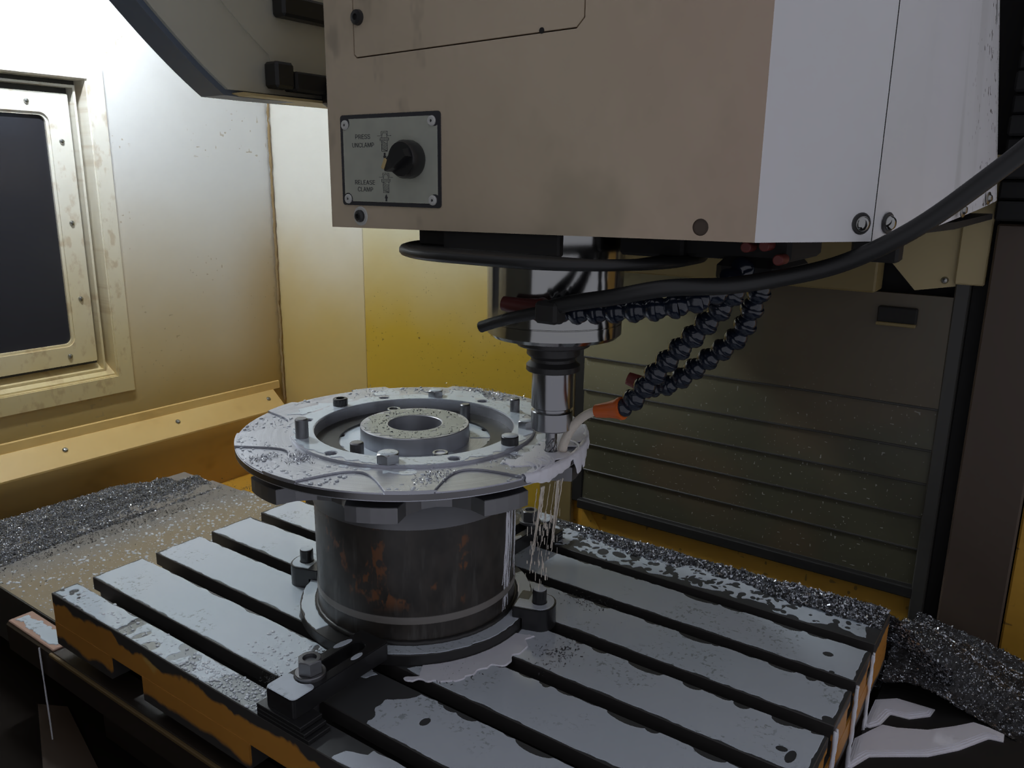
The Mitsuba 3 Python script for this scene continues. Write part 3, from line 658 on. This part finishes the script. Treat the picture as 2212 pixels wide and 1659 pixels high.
def strap_clamp(deg, sx, label):
    k = thing('strap_clamp', label, 'clamp', 'long strap clamps holding the pipe flange')
    M = T().translate([sx, 0, 0]) if deg == 0 else T().translate([sx, 2 * CY, 0]).rotate([0, 0, 1], 180)
    st = sbox(-.023, .004, .023, .148).buffer(-.004).buffer(.004).difference(LineString([(0, .045), (0, .118)]).buffer(.0095))
    z0, z1 = .0162, .0385
    put('strap', cat_(prism(st, z0, z1 - .001), prism(st.buffer(-.001), z1 - .001, z1)), 'm_black_steel', k, to_world=M)
    put('washer', lathe([(.0082, z1), (.0170, z1), (.0172, z1 + .004), (.0165, z1 + .005), (.0082, z1 + .005)], 40, (0, .048), True), 'm_steel_dull', k, smooth=30, to_world=M)
    nut = man(hexa(.0245, z1 + .005, z1 + .0215, .0014, (0, .048), .35)) - man(trimesh.creation.cylinder(.0078, .1, sections=32).apply_translation([0, .048, .05]))
    mm = nut.to_mesh(); put('nut', trimesh.Trimesh(mm.vert_properties[:, :3], mm.tri_verts), 'm_steel_dull', k, to_world=M)
    put('stud', disc_(.0076, -.03, z1 + .0175, (0, .048), .001, 28), 'm_steel_dull', k, smooth=30, to_world=M)
    steps = [(-.034, .050, .000, .0055), (-.034, .044, .0055, .0105), (-.034, .038, .0105, .0160)]
    put('step_block', cat_(*[rbox(x0, x1, -.0005, .030, z0 + .0002, z1, .0007) for x0, x1, z0, z1 in steps]), 'm_black_steel', k, to_world=M)
    put('heel_shim', rbox(-.018, .018, .003, .028, .0160, .0164, .0002), 'm_black_steel', k, to_world=M)
    for q in (sbox(-.021, .006, .021, .034).buffer(-.004).buffer(.006).difference(Point(0, .048).buffer(.0185)), affinity.rotate(affinity.scale(Point(-.017, .112).buffer(.010, 10), .45, 1.3), -10), affinity.scale(Point(.0155, .103).buffer(.006, 10), .6, 1.5)):
        put('coolant_patch', film(q, z1, .0009), 'm_coolant', k, to_world=M)
strap_clamp(0, .4905, 'long slotted black strap clamp with a big hex nut at the front of the table')
strap_clamp(1, .452, 'slotted strap clamp with a wet nut behind the pipe at the rear slot')

# ------------------------------------------------------------------ spindle head
hd = thing('spindle_head', 'big beige sheet metal spindle head with a chamfered grey right side', 'spindle head')
YF = .22
zl, zr, ztop = .5160, .5240, 1.25
ap = Polygon([(.4138, ztop + .1), (.4138, .7095), (.4175, .7058), (.706, .7118), (.7142, .720), (.7142, ztop + .1)])
fr = Polygon([(.3664, zl), (.8904, zr), (.8904, ztop), (.3664, ztop)])
gap = ap.buffer(.0008).difference(ap.buffer(-.0008))
hole = Point(.8405, .5350).buffer(.0075, 20)
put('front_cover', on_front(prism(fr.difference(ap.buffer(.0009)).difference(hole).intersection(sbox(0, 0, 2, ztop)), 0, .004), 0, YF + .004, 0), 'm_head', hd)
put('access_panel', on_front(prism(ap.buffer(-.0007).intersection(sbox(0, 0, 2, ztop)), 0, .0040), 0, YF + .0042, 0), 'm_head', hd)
put('panel_notch', on_front(cat_(prism(Point(.6675, .7125).buffer(.0028, 8), 0, .0004)), 0, YF - .0001, 0), 'm_grime_shade', hd)
put('panel_screw', on_front(lathe([(0, 0), (.0085, 0), (.0078, .004), (.0035, .0052), (.003, .0025), (0, .0025)], 20), .4215, YF, .7475), 'm_oxide', hd, smooth=35)
put('hole_plug', on_front(lathe([(0, -.003), (.0075, -.003), (.0075, -.0005), (.0070, 0), (.0069, -.0015), (0, -.0015)], 24), .8405, YF, .5350), 'm_brown_panel', hd, smooth=30)
sc = put('corner_screw', on_front(cat_(lathe([(0, 0), (.0110, 0), (.0112, .0008), (.0105, .0014), (0, .0014)], 28)), .4165, YF, .5306), 'm_white_rivet', hd, smooth=30)
put('screw_head', on_front(lathe([(0, .0014), (.0072, .0014), (.0070, .004), (.0050, .0062), (.0028, .0066), (.0026, .004), (0, .004)], 24), .4165, YF, .5306), 'm_oxide', sc, smooth=35)
# chamfer and rounded right side: plan curve with a rising lower edge
side = [(.8904, .2200, zr), (.9277, .2660, .5240), (.9645, .3115, .5242)]
def skin(pts, th, ztop, lean=0.0):
    P = np.array(pts); t = np.gradient(P[:, :2], axis=0); nn = np.stack([t[:, 1], -t[:, 0]], 1); nn /= np.linalg.norm(nn, axis=1, keepdims=True)
    n_ = len(P); V = []
    for i in range(n_):
        o, q = P[i, :2], P[i, :2] - nn[i] * th
        e = np.array([-lean * min(1, i / max(n_ - 1, 1) * 1.4), 0]); V += [(*o, P[i, 2]), (*(o + e), ztop), (*(q + e), ztop), (*q, P[i, 2])]
    F = []
    for i in range(n_ - 1):
        for k in range(4):
            a, b = i * 4 + k, i * 4 + (k + 1) % 4; F += [(a, a + 4, b + 4), (a, b + 4, b)]
    F += [(0, 1, 2), (0, 2, 3)]; e = (n_ - 1) * 4; F += [(e, e + 2, e + 1), (e, e + 3, e + 2)]
    return trimesh.Trimesh(V, F, process=False)
put('chamfer_cover', skin(side, .003, ztop), 'm_cover', hd)
cv = spline([(.9652, .3125, .5242), (.9790, .3600, .5265), (.9930, .4250, .5320), (1.0060, .5100, .5405), (1.0150, .6000, .5480), (1.0170, .7000, .5530), (1.0120, .8200, .5560), (.9950, .92, .5580)], 40)
put('side_cover', skin(cv, .003, ztop, .085), 'm_cover', hd, smooth=30)
put('seam_strip', cat_(tube([(.9640, .3130, .5245), (.9640, .3130, ztop)], .0012, 8)), 'm_grime_shade', hd)
for x, y in ((.9565, .3018), (.9725, .3330)):
    dirn = np.array([.777, -.629, 0]) if y < .31 else np.array([.94, -.30, 0])
    M = align((x, y, .5400), np.array([x, y, .5400]) + dirn)
    w = lathe([(0, 0), (.0095, 0), (.0097, .0008), (.009, .0015), (0, .0015)], 28); b = lathe([(.0068, .0015), (.0066, .0035), (.0048, .0058), (.0022, .0066), (0, .0066)], 24)
    w.apply_transform(M); b.apply_transform(M)
    k = put('cover_washer', w, 'm_oxide', hd, smooth=30); put('screw_head', b, 'm_chrome', k, smooth=True)
for x, y, z in ((1.0105, .505, .5490), (1.0185, .645, .5600)):
    M = align((x, y, z), (x + 1, y - .2, z)); w = lathe([(0, .0), (.0075, 0), (.0075, .001), (.0045, .0016), (.0035, .004), (0, .0046)], 20); w.apply_transform(M)
    put('side_screw', w, 'm_screw', hd, smooth=35)
put('left_cover', bx(.3664, .3700, YF, .94, zl, ztop), 'm_head', hd)
und = Polygon([(.372, YF + .006), (.8895, YF + .006), (.960, .315), (.985, .42), (1.000, .55), (1.0, .93), (.372, .93)])
put('underside', prism(und, .5270, .535), 'm_grime_shade', hd)
put('top_fill', prism(und, 1.18, 1.2), 'm_grime_shade', hd)
# ---- the selector plate
cp = put('selector_plate', on_front(cat_(prism(sbox(.3885, .5430, .5408, .6445).buffer(-.003).buffer(.003) if False else sbox(.3885, .5420, .5410, .6440).buffer(-.004).buffer(.004), 0, .0012)) if False else prism(sbox(.3885, .5430, .5410, .6445).buffer(-.004).buffer(.004), 0, .0016), 0, YF, 0), 'm_print', hd, label='dark bordered selector plate')
inner = sbox(.3930, .5475, .5372, .6400)
for x, z in ((.3962, .6355), (.5330, .6368), (.3980, .5492), (.5330, .5500)): inner = inner.difference(Point(x, z).buffer(.0078, 16))
put('face', on_front(prism(inner, .0016, .0020), 0, YF, 0), 'm_plate', cp)
for x, z in ((.3968, .6335), (.5295, .6345), (.3985, .5502), (.5300, .5512)):
    put('rivet', on_front(lathe([(.0016, .0018), (.0056, .0018), (.0054, .0032), (.0042, .0040), (.0016, .0040), (.0016, .0018)], 20), x, YF, z), 'm_white_rivet', cp, smooth=30)
    put('rivet_core', on_front(lathe([(0, .0024), (.0017, .0024), (.0017, .0020)], 12), x, YF, z), 'm_grime_shade', cp)
def lettering(txt, x0, x1, zb, h):
    m = meshkit.text_mesh(txt, h, .00025, bold=False); b = m.bounds; m.apply_translation([-b[0][0], 0, 0]); m.apply_scale([(x1 - x0) / (b[1][0] - b[0][0]), 1, 1]); m.apply_translation([x0, zb, .0020])
    put('lettering', on_front(m, 0, YF, 0), 'm_print', cp)
lettering('PRESS', .4134, .4372, .6176, .0050); lettering('UNCLAMP', .4080, .4428, .6084, .0050)
lettering('RELEASE', .4106, .4428, .5668, .0050); lettering('CLAMP', .4147, .4394, .5590, .0050)
def icon(cx, zt, down):
    L = []
    ln = lambda *p: L.append(LineString([(cx + a, zt + b) for a, b in p]).buffer(.00022, 2))
    ln((-.0105, -.0046), (-.0048, -.0046), (-.0048, 0), (.0048, 0), (.0048, -.0046), (.0105, -.0046))
    ln((-.0040, -.0066), (-.0028, -.0016), (.0028, -.0016), (.0040, -.0066))
    ln((-.0066, -.0068), (.0066, -.0068), (.0066, -.0098), (-.0066, -.0098), (-.0066, -.0068)); ln((-.0066, -.0083), (.0066, -.0083))
    ln((-.0044, -.0098), (-.0044, -.0215), (.0044, -.0215), (.0044, -.0098))
    for k in range(6):
        z = -.0105 - .0018 * k; ln((-.0044, z + .0004), (.0044, z - .0034 if z - .0034 > -.0215 else -.0215))
    z0 = -.0232
    A = [(-.0012, z0), (.0012, z0), (.0012, z0 - .0035), (.0026, z0 - .0035), (0, z0 - .0080), (-.0026, z0 - .0035), (-.0012, z0 - .0035)]
    if not down: A = [(x, 2 * z0 - .0080 - z) for x, z in A]
    L.append(Polygon([(cx + a, zt + b) for a, b in A]))
    put('icon', on_front(prism(unary_union(L), .0020, .00225), 0, YF, 0), 'm_print', cp)
icon(.4593, .6252, True); icon(.4602, .5798, False)
kx, kz = .5005, .5945
put('knob', cat_(on_front(lathe([(0, .002), (.0195, .002), (.0208, .006), (.0205, .016), (.0182, .021), (0, .0215)], 40), kx, YF, kz)), 'm_black_steel', cp, smooth=35)
grip = hull([(a, b, c) for a, b, c in [(-.0205, -.006, .010), (-.0205, .005, .010), (-.0192, -.005, .030), (-.0182, .004, .030), (-.010, .0095, .014), (-.010, -.0095, .014), (-.006, .007, .031), (-.006, -.007, .031), (.017, .006, .014), (.017, -.006, .014), (.015, .004, .030), (.015, -.004, .030)]])
put('knob_grip', on_front(spun(grip, 26), kx, YF, kz), 'm_black_steel', cp)
ins = rbox(-.0058, .0058, -.0021, .0021, .0215, .0318, .0006)
put('knob_pointer', on_front(moved(spun(ins, 62), -.0148, -.0050, 0), kx, YF, kz), 'm_tan_inlay', cp)
# ---- spindle nose
SX, SY = .6262, .3206
SA = (SX, SY)
put('spindle_nose', lathe([(.02, .3985), (.074, .3985), (.0786, .4030), (.0786, .4155), (.0780, .4160), (.0780, .4166), (.0788, .4172), (.0788, .527), (.02, .527)], 128, SA, True), 'm_chrome', hd, smooth=25)
th = thing('tool_holder', 'collet chuck tool holder with a slim end mill hanging from the spindle', 'tool holder')
put('flange', lathe([(.0, .399), (.0430, .399), (.0435, .398), (.0435, .3880), (.0425, .3865), (.0316, .3840), (.0316, .3760), (.0310, .3752), (.0265, .3715), (.0265, .3680), (.0310, .3640), (.0320, .3630), (.0320, .3570), (.0310, .3560), (.0, .3560)], 96, SA), 'm_oxide', th, smooth=25)
put('body', lathe([(0, .3562), (.0243, .3562), (.0250, .3550), (.0250, .3120), (.0243, .3112), (.0218, .3105), (.0218, .3070), (0, .3070)], 96, SA), 'm_holder', th, smooth=25)
put('collet_nut', lathe([(0, .3072), (.0238, .3072), (.0250, .3060), (.0250, .2852), (.0236, .2836), (.0085, .2830), (0, .2830)], 96, SA), 'm_holder', th, smooth=25)
em = []
for z in np.linspace(.2545, .2840, 14): em.append(z)
a = np.linspace(0, 2 * np.pi, 48, endpoint=False); V, F = [], []
for i, z in enumerate(em):
    flute = 1.0 if z < .272 else 0.0
    rr_ = .0072 - .0014 * flute * (np.cos(4 * (a - (z - .25) * 120)) > .35)
    V.append(np.stack([SX + rr_ * np.cos(a), SY + rr_ * np.sin(a), np.full(48, z)], 1))
    if i:
        for k in range(48): k2 = (k + 1) % 48; F += [((i - 1) * 48 + k, (i - 1) * 48 + k2, i * 48 + k2), ((i - 1) * 48 + k, i * 48 + k2, i * 48 + k)]
V = np.vstack(V + [[[SX, SY, em[0]]]])
for k in range(48): F.append(((k + 1) % 48, k, len(V) - 1))
put('end_mill', trimesh.Trimesh(V, F, process=False), 'm_holder', th, smooth=30)

# ---- coolant ring under the head
lr = thing('coolant_ring', 'black oily splash ring bar looping around the spindle nose', 'splash ring')
ro = sbox(.455, .172, .790, .460).buffer(-.13).buffer(.13)
path = np.array(ro.exterior.coords); L = ro.exterior.length
pp = np.array([ro.exterior.interpolate(s).coords[0] for s in np.linspace(0, L, 120)])
put('bar', tube(np.c_[pp, np.full(120, .4960)], .0058, 10, False), 'm_rubber', lr, smooth=True)
put('tray', cat_(prism(ro.buffer(-.002).difference(sbox(.535, .215, .765, .46).buffer(-.03).buffer(.03)), .4970, .5005)), 'm_grime_shade', lr)
put('standoff', rbox(.492, .540, .235, .44, .4995, .5275, .003), 'm_grime_shade', lr)
put('standoff', rbox(.538, .690, .2245, .2350, .4985, .5275, .002), 'm_grime_shade', lr)
put('standoff', rbox(.718, .790, .30, .44, .4985, .5275, .003), 'm_grime_shade', lr)
mf = thing('hose_manifold', 'black grimy hose manifold with red fittings under the spindle head', 'manifold')
put('block', cat_(rbox(.780, .895, .31, .42, .500, .5275, .004), rbox(.822, .888, .305, .405, .474, .502, .008)), 'm_grime_shade', mf)
put('bracket', rbox(.905, .955, .50, .53, .49, .5275, .003), 'm_grime_shade', mf)
for x, y, z in ((.858, .298, .5145), (.8755, .298, .5165), (.889, .300, .5040)):
    put('fitting', spun(disc_(.0052, 0, .02, (0, 0), .001, 18), 90, (1, 0, 0)), 'm_red', mf, smooth=30, to_world=T().translate([x, y + .012, z]))
# ---- segmented hoses
seg = lathe([(.0060, 0), (.0128, .0005), (.0136, .003), (.0122, .0080), (.0088, .0112), (.0084, .0135), (.0106, .0165), (.0113, .0195), (.0104, .0228), (.0060, .0234)], 20)
seg_d = mikit.ply(seg, 'm_hose', smooth=40)
def loc_line(label, pts, pitch=.0205, nozzle=None, nmat='m_orange_plastic', nlen=.036):
    """pts run from the nozzle base upward"""
    k = thing('coolant_hose', label, 'hose', 'segmented coolant hoses under the head')
    c = spline(pts, 400); s = np.r_[0, np.cumsum(np.linalg.norm(np.diff(c, axis=0), axis=1))]
    n_ = int(s[-1] / pitch); q = np.stack([np.interp(np.arange(n_ + 1) * pitch, s, c[:, i]) for i in range(3)], 1)
    for i in range(n_): put('segment', seg_d, None, k, to_world=T(align(q[i + 1], q[i]).tolist()))
    if nozzle is not None:
        d = np.array(nozzle) - q[0]; nl = np.linalg.norm(d)
        m = lathe([(.0045, 0), (.0132, .0), (.0136, .003), (.0115, .008), (.0095, nl * .5), (.0078, nl), (.0050, nl), (.0050, nl * .3)], 24); m.apply_transform(align(q[0], nozzle))
        put('nozzle', m, nmat, k, smooth=35, label=None)
    return k
loc_line('segmented blue black coolant hose ending in an orange nozzle at the tool', [(.7159, .330, .3218), (.738, .332, .3456), (.7562, .334, .3723), (.7866, .336, .4072), (.8106, .338, .4349), (.8332, .342, .466), (.846, .352, .502)], nozzle=(.6816, .330, .3125))
loc_line('segmented blue black coolant hose hanging behind the orange nozzle hose', [(.722, .395, .3330), (.7547, .40, .3496), (.7864, .40, .3775), (.8219, .40, .4114), (.8348, .395, .4438), (.846, .390, .4744), (.850, .380, .5037)], nozzle=(.6905, .39, .3420), nmat='m_red')
loc_line('segmented black coolant hose with a maroon nozzle pointing left across the spindle', [(.670, .230, .4420), (.700, .236, .4430), (.740, .240, .4475), (.780, .246, .4530), (.815, .258, .4600), (.840, .285, .4750), (.855, .320, .500)], nozzle=(.6215, .226, .4455), nmat='m_maroon')
# ---- black air line
al = thing('air_hose', 'long black rubber hose sweeping from the right across under the head to the spindle', 'hose')
ah = spline([(1.110, .28, .655), (1.0716, .30, .601), (1.0456, .30, .576), (1.0087, .30, .5432), (.9747, .30, .5200), (.9374, .30, .5012), (.8810, .285, .4850), (.8516, .258, .4800), (.8085, .226, .4775), (.7580, .216, .4655), (.7150, .212, .4565), (.690, .210, .4485)], 90)
put('hose', tube(ah, .0082, 16), 'm_rubber', al, smooth=40)
put('wand', tube(spline([(.700, .210, .4500), (.672, .210, .4420), (.640, .210, .4330), (.608, .212, .4220), (.6015, .212, .4195)], 24), .0062, 14), 'm_rubber', al, smooth=40)
put('clip', rbox(.678, .704, .199, .221, .434, .456, .003), 'm_grime_shade', al)

# ------------------------------------------------------------------ tool magazine at the upper left
tm = thing('tool_magazine', 'round grey tool magazine cover with a flat bottom behind the spindle head', 'tool magazine')
MX = .10
ap_ = [(.2761, .6858), (.2153, .7332), (.1557, .7886), (.100, .850), (.055, .93), (.03, 1.05), (.06, 1.3), (.75, 1.3), (.75, .700), (.4471, .7042), (.3479, .6856)]
arc = spline([(.2761, 0, .6858), (.2153, 0, .7332), (.1557, 0, .7886), (.100, 0, .850), (.055, 0, .93), (.03, 0, 1.05), (.06, 0, 1.25)], 40)[:, [0, 2]]
mp = Polygon(list(map(tuple, arc)) + [(.75, 1.25), (.75, .690), (.3479, .6856)])
put('face', yz(mp.buffer(-.008), MX - .02, MX), 'm_magazine', tm)
put('rim', yz(mp, MX - .06, MX - .006), 'm_mag_rim', tm)
inner_a = [tuple(p) for p in arc + np.array([.075, .062])]
put('raised_panel', yz(Polygon([p for p in inner_a if p[0] > 0] + [(.74, 1.24), (.74, .718), (.36, .716)]).buffer(0), MX, MX + .0025), 'm_magazine', tm)
put('bottom_lip', hull([(MX - .05, y, .6862) for y in (.285, .70)] + [(MX + .02, y, .6862) for y in (.31, .70)] + [(x, y, .690) for x in (MX - .05, MX + .02) for y in (.29, .70)]), 'm_cream_plate', tm)
pot = thing('tool_pot', 'black tool gripper on the magazine beside the left edge of the head', 'tool gripper')
put('jaw', rbox(MX + .004, MX + .034, .338, .372, .700, .7365, .004), 'm_rubber', pot)
put('arm', rbox(MX + .004, MX + .036, .372, .56, .6985, .7255, .003), 'm_grime_shade', pot)
put('socket', spun(lathe([(0, 0), (.05, 0), (.05, .03), (.03, .045), (0, .045)], 32), 180, (1, 0, 0)), 'm_rubber', pot, smooth=30, to_world=T().translate([MX + .05, .475, .716]))
put('magazine_clip', rbox(MX + .002, MX + .03, .36, .47, .800, .830, .004), 'm_rubber', label='black clip near the top edge of the photo on the magazine cover', cat='clip')

# ------------------------------------------------------------------ running coolant
jt = spline([(.6822, .330, .3126), (.668, .3285, .3050), (.655, .3270, .2920), (.646, .3255, .2770), (.640, .3240, .2570)], 30)
put('coolant_jet', tube(jt, np.linspace(.0052, .0058, 30), 16), 'm_jet', smooth=True, label='curved stream of milky coolant from the orange nozzle to the cutting tool', cat='coolant stream')
# sheet of coolant spreading over and off the edge of the disc near the tool
top = ragged(sector(.170, .2272, -15, 42, 80), .020, 83, f=38).difference(affinity.rotate(affinity.scale(Point(polar(.2165, 14)).buffer(.010, 12), 1.5, .55), 35)).difference(blobs(sector(.17, .2, 8, 34), 9, .0015, .004, 84))
top = top.difference(Point(SX, SY).buffer(.0080, 16))
na_ = 120; V = []
aa = np.linspace(-16, 40, na_); dl = np.clip(meshkit.fbm(np.stack([aa * .16, aa * 0 + 2.2, aa * 0], -1), 3, 8) - .22, 0, 1) * .048 * np.clip(np.sin(np.linspace(0, np.pi, na_)), 0, 1) ** .5
for a, d in zip(aa, dl):
    for r, z in ((.2225, ZT + .0004), (.2262, ZT + .0016), (.2286, ZT + .0010), (.2300, ZT - .0012), (.2305, ZT - .003 - d * .5), (.2300, ZT - .004 - d * .93), (.2286, ZT - .004 - d)):
        V.append((*polar(r, a), z))
V = np.array(V); V += (meshkit.fbm(V * 160, 3, 5) - .5)[:, None] * .0022
I = np.arange(na_ * 7).reshape(na_, 7); A, B, C, D = (q.ravel() for q in (I[:-1, :-1], I[1:, :-1], I[1:, 1:], I[:-1, 1:]))
drape = trimesh.Trimesh(V, np.vstack([np.stack([A, B, C], 1), np.stack([A, C, D], 1)]), process=False)
g = np.random.default_rng(70); folds = []
for i in range(9):
    a0 = g.uniform(-9, 24); a1 = a0 - g.uniform(2, 14); p0, p1 = polar(g.uniform(.188, .205), a0), polar(.2275, a1); mid = polar(.216, (a0 + a1) / 2 + 2)
    c = spline([(*p0, ZT + .0006), (*mid, ZT + .0016), (*p1, ZT + .0014)], 18); folds.append(tube(c, np.clip(.0016 * np.sin(np.linspace(.1, 3.0, 18)) * (1 + .4 * wob(18, i, .5)), .0003, 1), 8))
put('coolant_splash', cat_(film(top, ZT, .0013), drape, *folds), 'm_foam', smooth=40, label='foamy sheet of white coolant spilling over the disc rim at the tool', cat='coolant splash', kind='stuff')
# strands falling from the rim to the table
g = np.random.default_rng(77); ms = []
for i in range(15):
    bund = i % 2
    a = g.normal(-10 if bund else -3, 1.6); x, y = polar(.2320, a); x2, y2 = x - .022 + g.normal(0, .004), y + .010 + g.normal(0, .004)
    z = np.linspace(.236, g.uniform(.12, .20), 26); t = (.236 - z) / .15
    c = np.stack([x + (x2 - x) * t + .0012 * wob(26, i, .5), y + (y2 - y) * t + .0012 * wob(26, i + 40, .5), z], 1)
    ms.append(tube(c, np.clip(.0008 * (1 - .6 * t) * (1 + .7 * wob(26, i + 90, .6)) * g.uniform(.4, 1.3), .0002, 1), 7))
for i in range(60):
    a = g.normal(-6, 4); x, y = polar(.232, a); z = g.uniform(.10, .2); t = (.236 - z) / .15
    c = np.array([x - .022 * t + g.normal(0, .005), y + .010 * t + g.normal(0, .005), z]); ms.append(tube([c, c + [0, 0, -g.uniform(.003, .012)]], g.uniform(.0003, .0008), 6))
put('coolant_strands', cat_(*ms), 'm_jet', smooth=True, label='thin strands of coolant falling from the disc rim to the table right of the pipe', cat='coolant stream', kind='stuff')
ms = []
for i in range(14):
    a = g.uniform(8, 34); z0 = g.uniform(.13, .185); z1 = g.uniform(.02, .09); z = np.linspace(z0, z1, 20); aa = a - 6 * g.random() * np.linspace(0, 1, 20) ** 1.5 + 2.2 * wob(20, i + 7, .25)
    ms.append(tube(np.array([(*polar(.1352, q), w) for q, w in zip(aa, z)]), np.clip(.0009 * (1 + .9 * wob(20, i + 33, .7)) * g.uniform(.4, 1.4) * np.linspace(1, .5, 20), .0002, 1), 6))
put('coolant_strands', cat_(*ms), 'm_foam', smooth=True, label='white coolant runs down the right side of the rusty pipe', cat='coolant stream', kind='stuff')
# splash pool at the flange right of the pipe
pool = ragged(Polygon([(.545, .150), (.585, .175), (.615, .24), (.612, .31), (.590, .30), (.575, .235), (.55, .19)]).buffer(.008), .012, 80, f=50)
put('coolant_splash', film(pool.difference(pipe_hole), .0006, .0016), 'm_foam', label='white splash pool on the table in front of the right clamp block', cat='coolant splash', kind='stuff')
# coolant pouring off the right end of the table
def sheet(c0, c1, n_, bulge, seed, th=.0015):
    a, b = spline(c0, n_), spline(c1, n_); m = 12; V = []
    for i in range(n_):
        for j in range(m):
            t = j / (m - 1); p = a[i] * (1 - t) + b[i] * t; p = p + np.array([0, 0, bulge * math.sin(math.pi * t)]); V.append(p)
    V = np.array(V); V[:, 2] += (meshkit.fbm(V * np.array([60, 60, 20]), 3, seed) - .5) * .003
    I = np.arange(n_ * m).reshape(n_, m); A, B, C, D = (q.ravel() for q in (I[:-1, :-1], I[1:, :-1], I[1:, 1:], I[:-1, 1:]))
    return trimesh.Trimesh(V, np.vstack([np.stack([A, B, C], 1), np.stack([A, C, D], 1)]), process=False)
FT = -.1120
main = Polygon([(.974, .511), (.987, .540), (.997, .561), (1.014, .566), (1.047, .585), (1.074, .614), (1.0935, .638), (1.111, .638), (1.129, .634), (1.1295, .617), (1.1135, .613), (1.0855, .566), (1.056, .530), (1.017, .501), (.997, .486), (.983, .450), (.9775, .452)])
sec = Polygon([(.9775, .612), (1.001, .633), (1.048, .637), (1.045, .618), (1.023, .595), (1.001, .591), (.995, .560), (.985, .545), (.9775, .545)])
def flow(poly, z0, h, seed):
    poly = poly.buffer(.004).buffer(-.004); ms = []; t = 0.0
    for k in range(5):
        q = poly.buffer(-.0026 * k)
        ms.append(prism(q, z0 + h * math.sin(k / 4 * 1.5) if k else z0, z0 + h * math.sin((k + 1) / 4 * 1.3)))
    return cat_(*ms)
k = thing('flow_plate', 'dark wet cover plate beside the right end of the table', 'cover plate')
put('plate', rbox(.9765, 1.30, .25, .70, FT - .010, FT - .0003, .002), 'm_grime_shade', k)
put('coolant_flow', flow(main, FT, .0045, 3), 'm_foam', label='broad curved tongue of white coolant flowing off the right end of the table', cat='coolant stream')
put('coolant_flow', flow(sec, FT, .0045, 4), 'm_foam', label='small white coolant tongue behind the broad one at the right end of the table', cat='coolant stream')
ms = []
for y in (.545, .538, .458, .452, .362, .355, .252, .246, .145):
    z = np.linspace(-.004, -.12, 18); ms.append(tube(np.stack([.9785 + .002 * wob(18, int(y * 1000), .4), y + .003 * wob(18, int(y * 999), .3), z], 1), .0020 + .0018 * wob(18, int(y * 777), .9), 8))
put('coolant_strands', cat_(*ms), 'm_foam', smooth=True, label='white coolant runs down the orange right end of the table', cat='coolant stream', kind='stuff')
z = np.linspace(-.100, -.42, 30)
put('coolant_strands', cat_(tube(np.stack([-.045 + .010 * (z + .1) * -1 + .001 * wob(30, 4, .3), -.008 + z * 0, z], 1), .0012 + .0006 * wob(30, 5, .4), 8)), 'm_foam', smooth=True, label='thin coolant thread dripping off the left end of the slideway', cat='coolant stream', kind='stuff')
put('coolant_puddle', film(ragged(sbox(-.152, .004, -.025, .030), .008, 90, f=70), -.0985, .001), 'm_coolant', label='white coolant lying on the pinkish slideway strip', cat='coolant', kind='stuff')
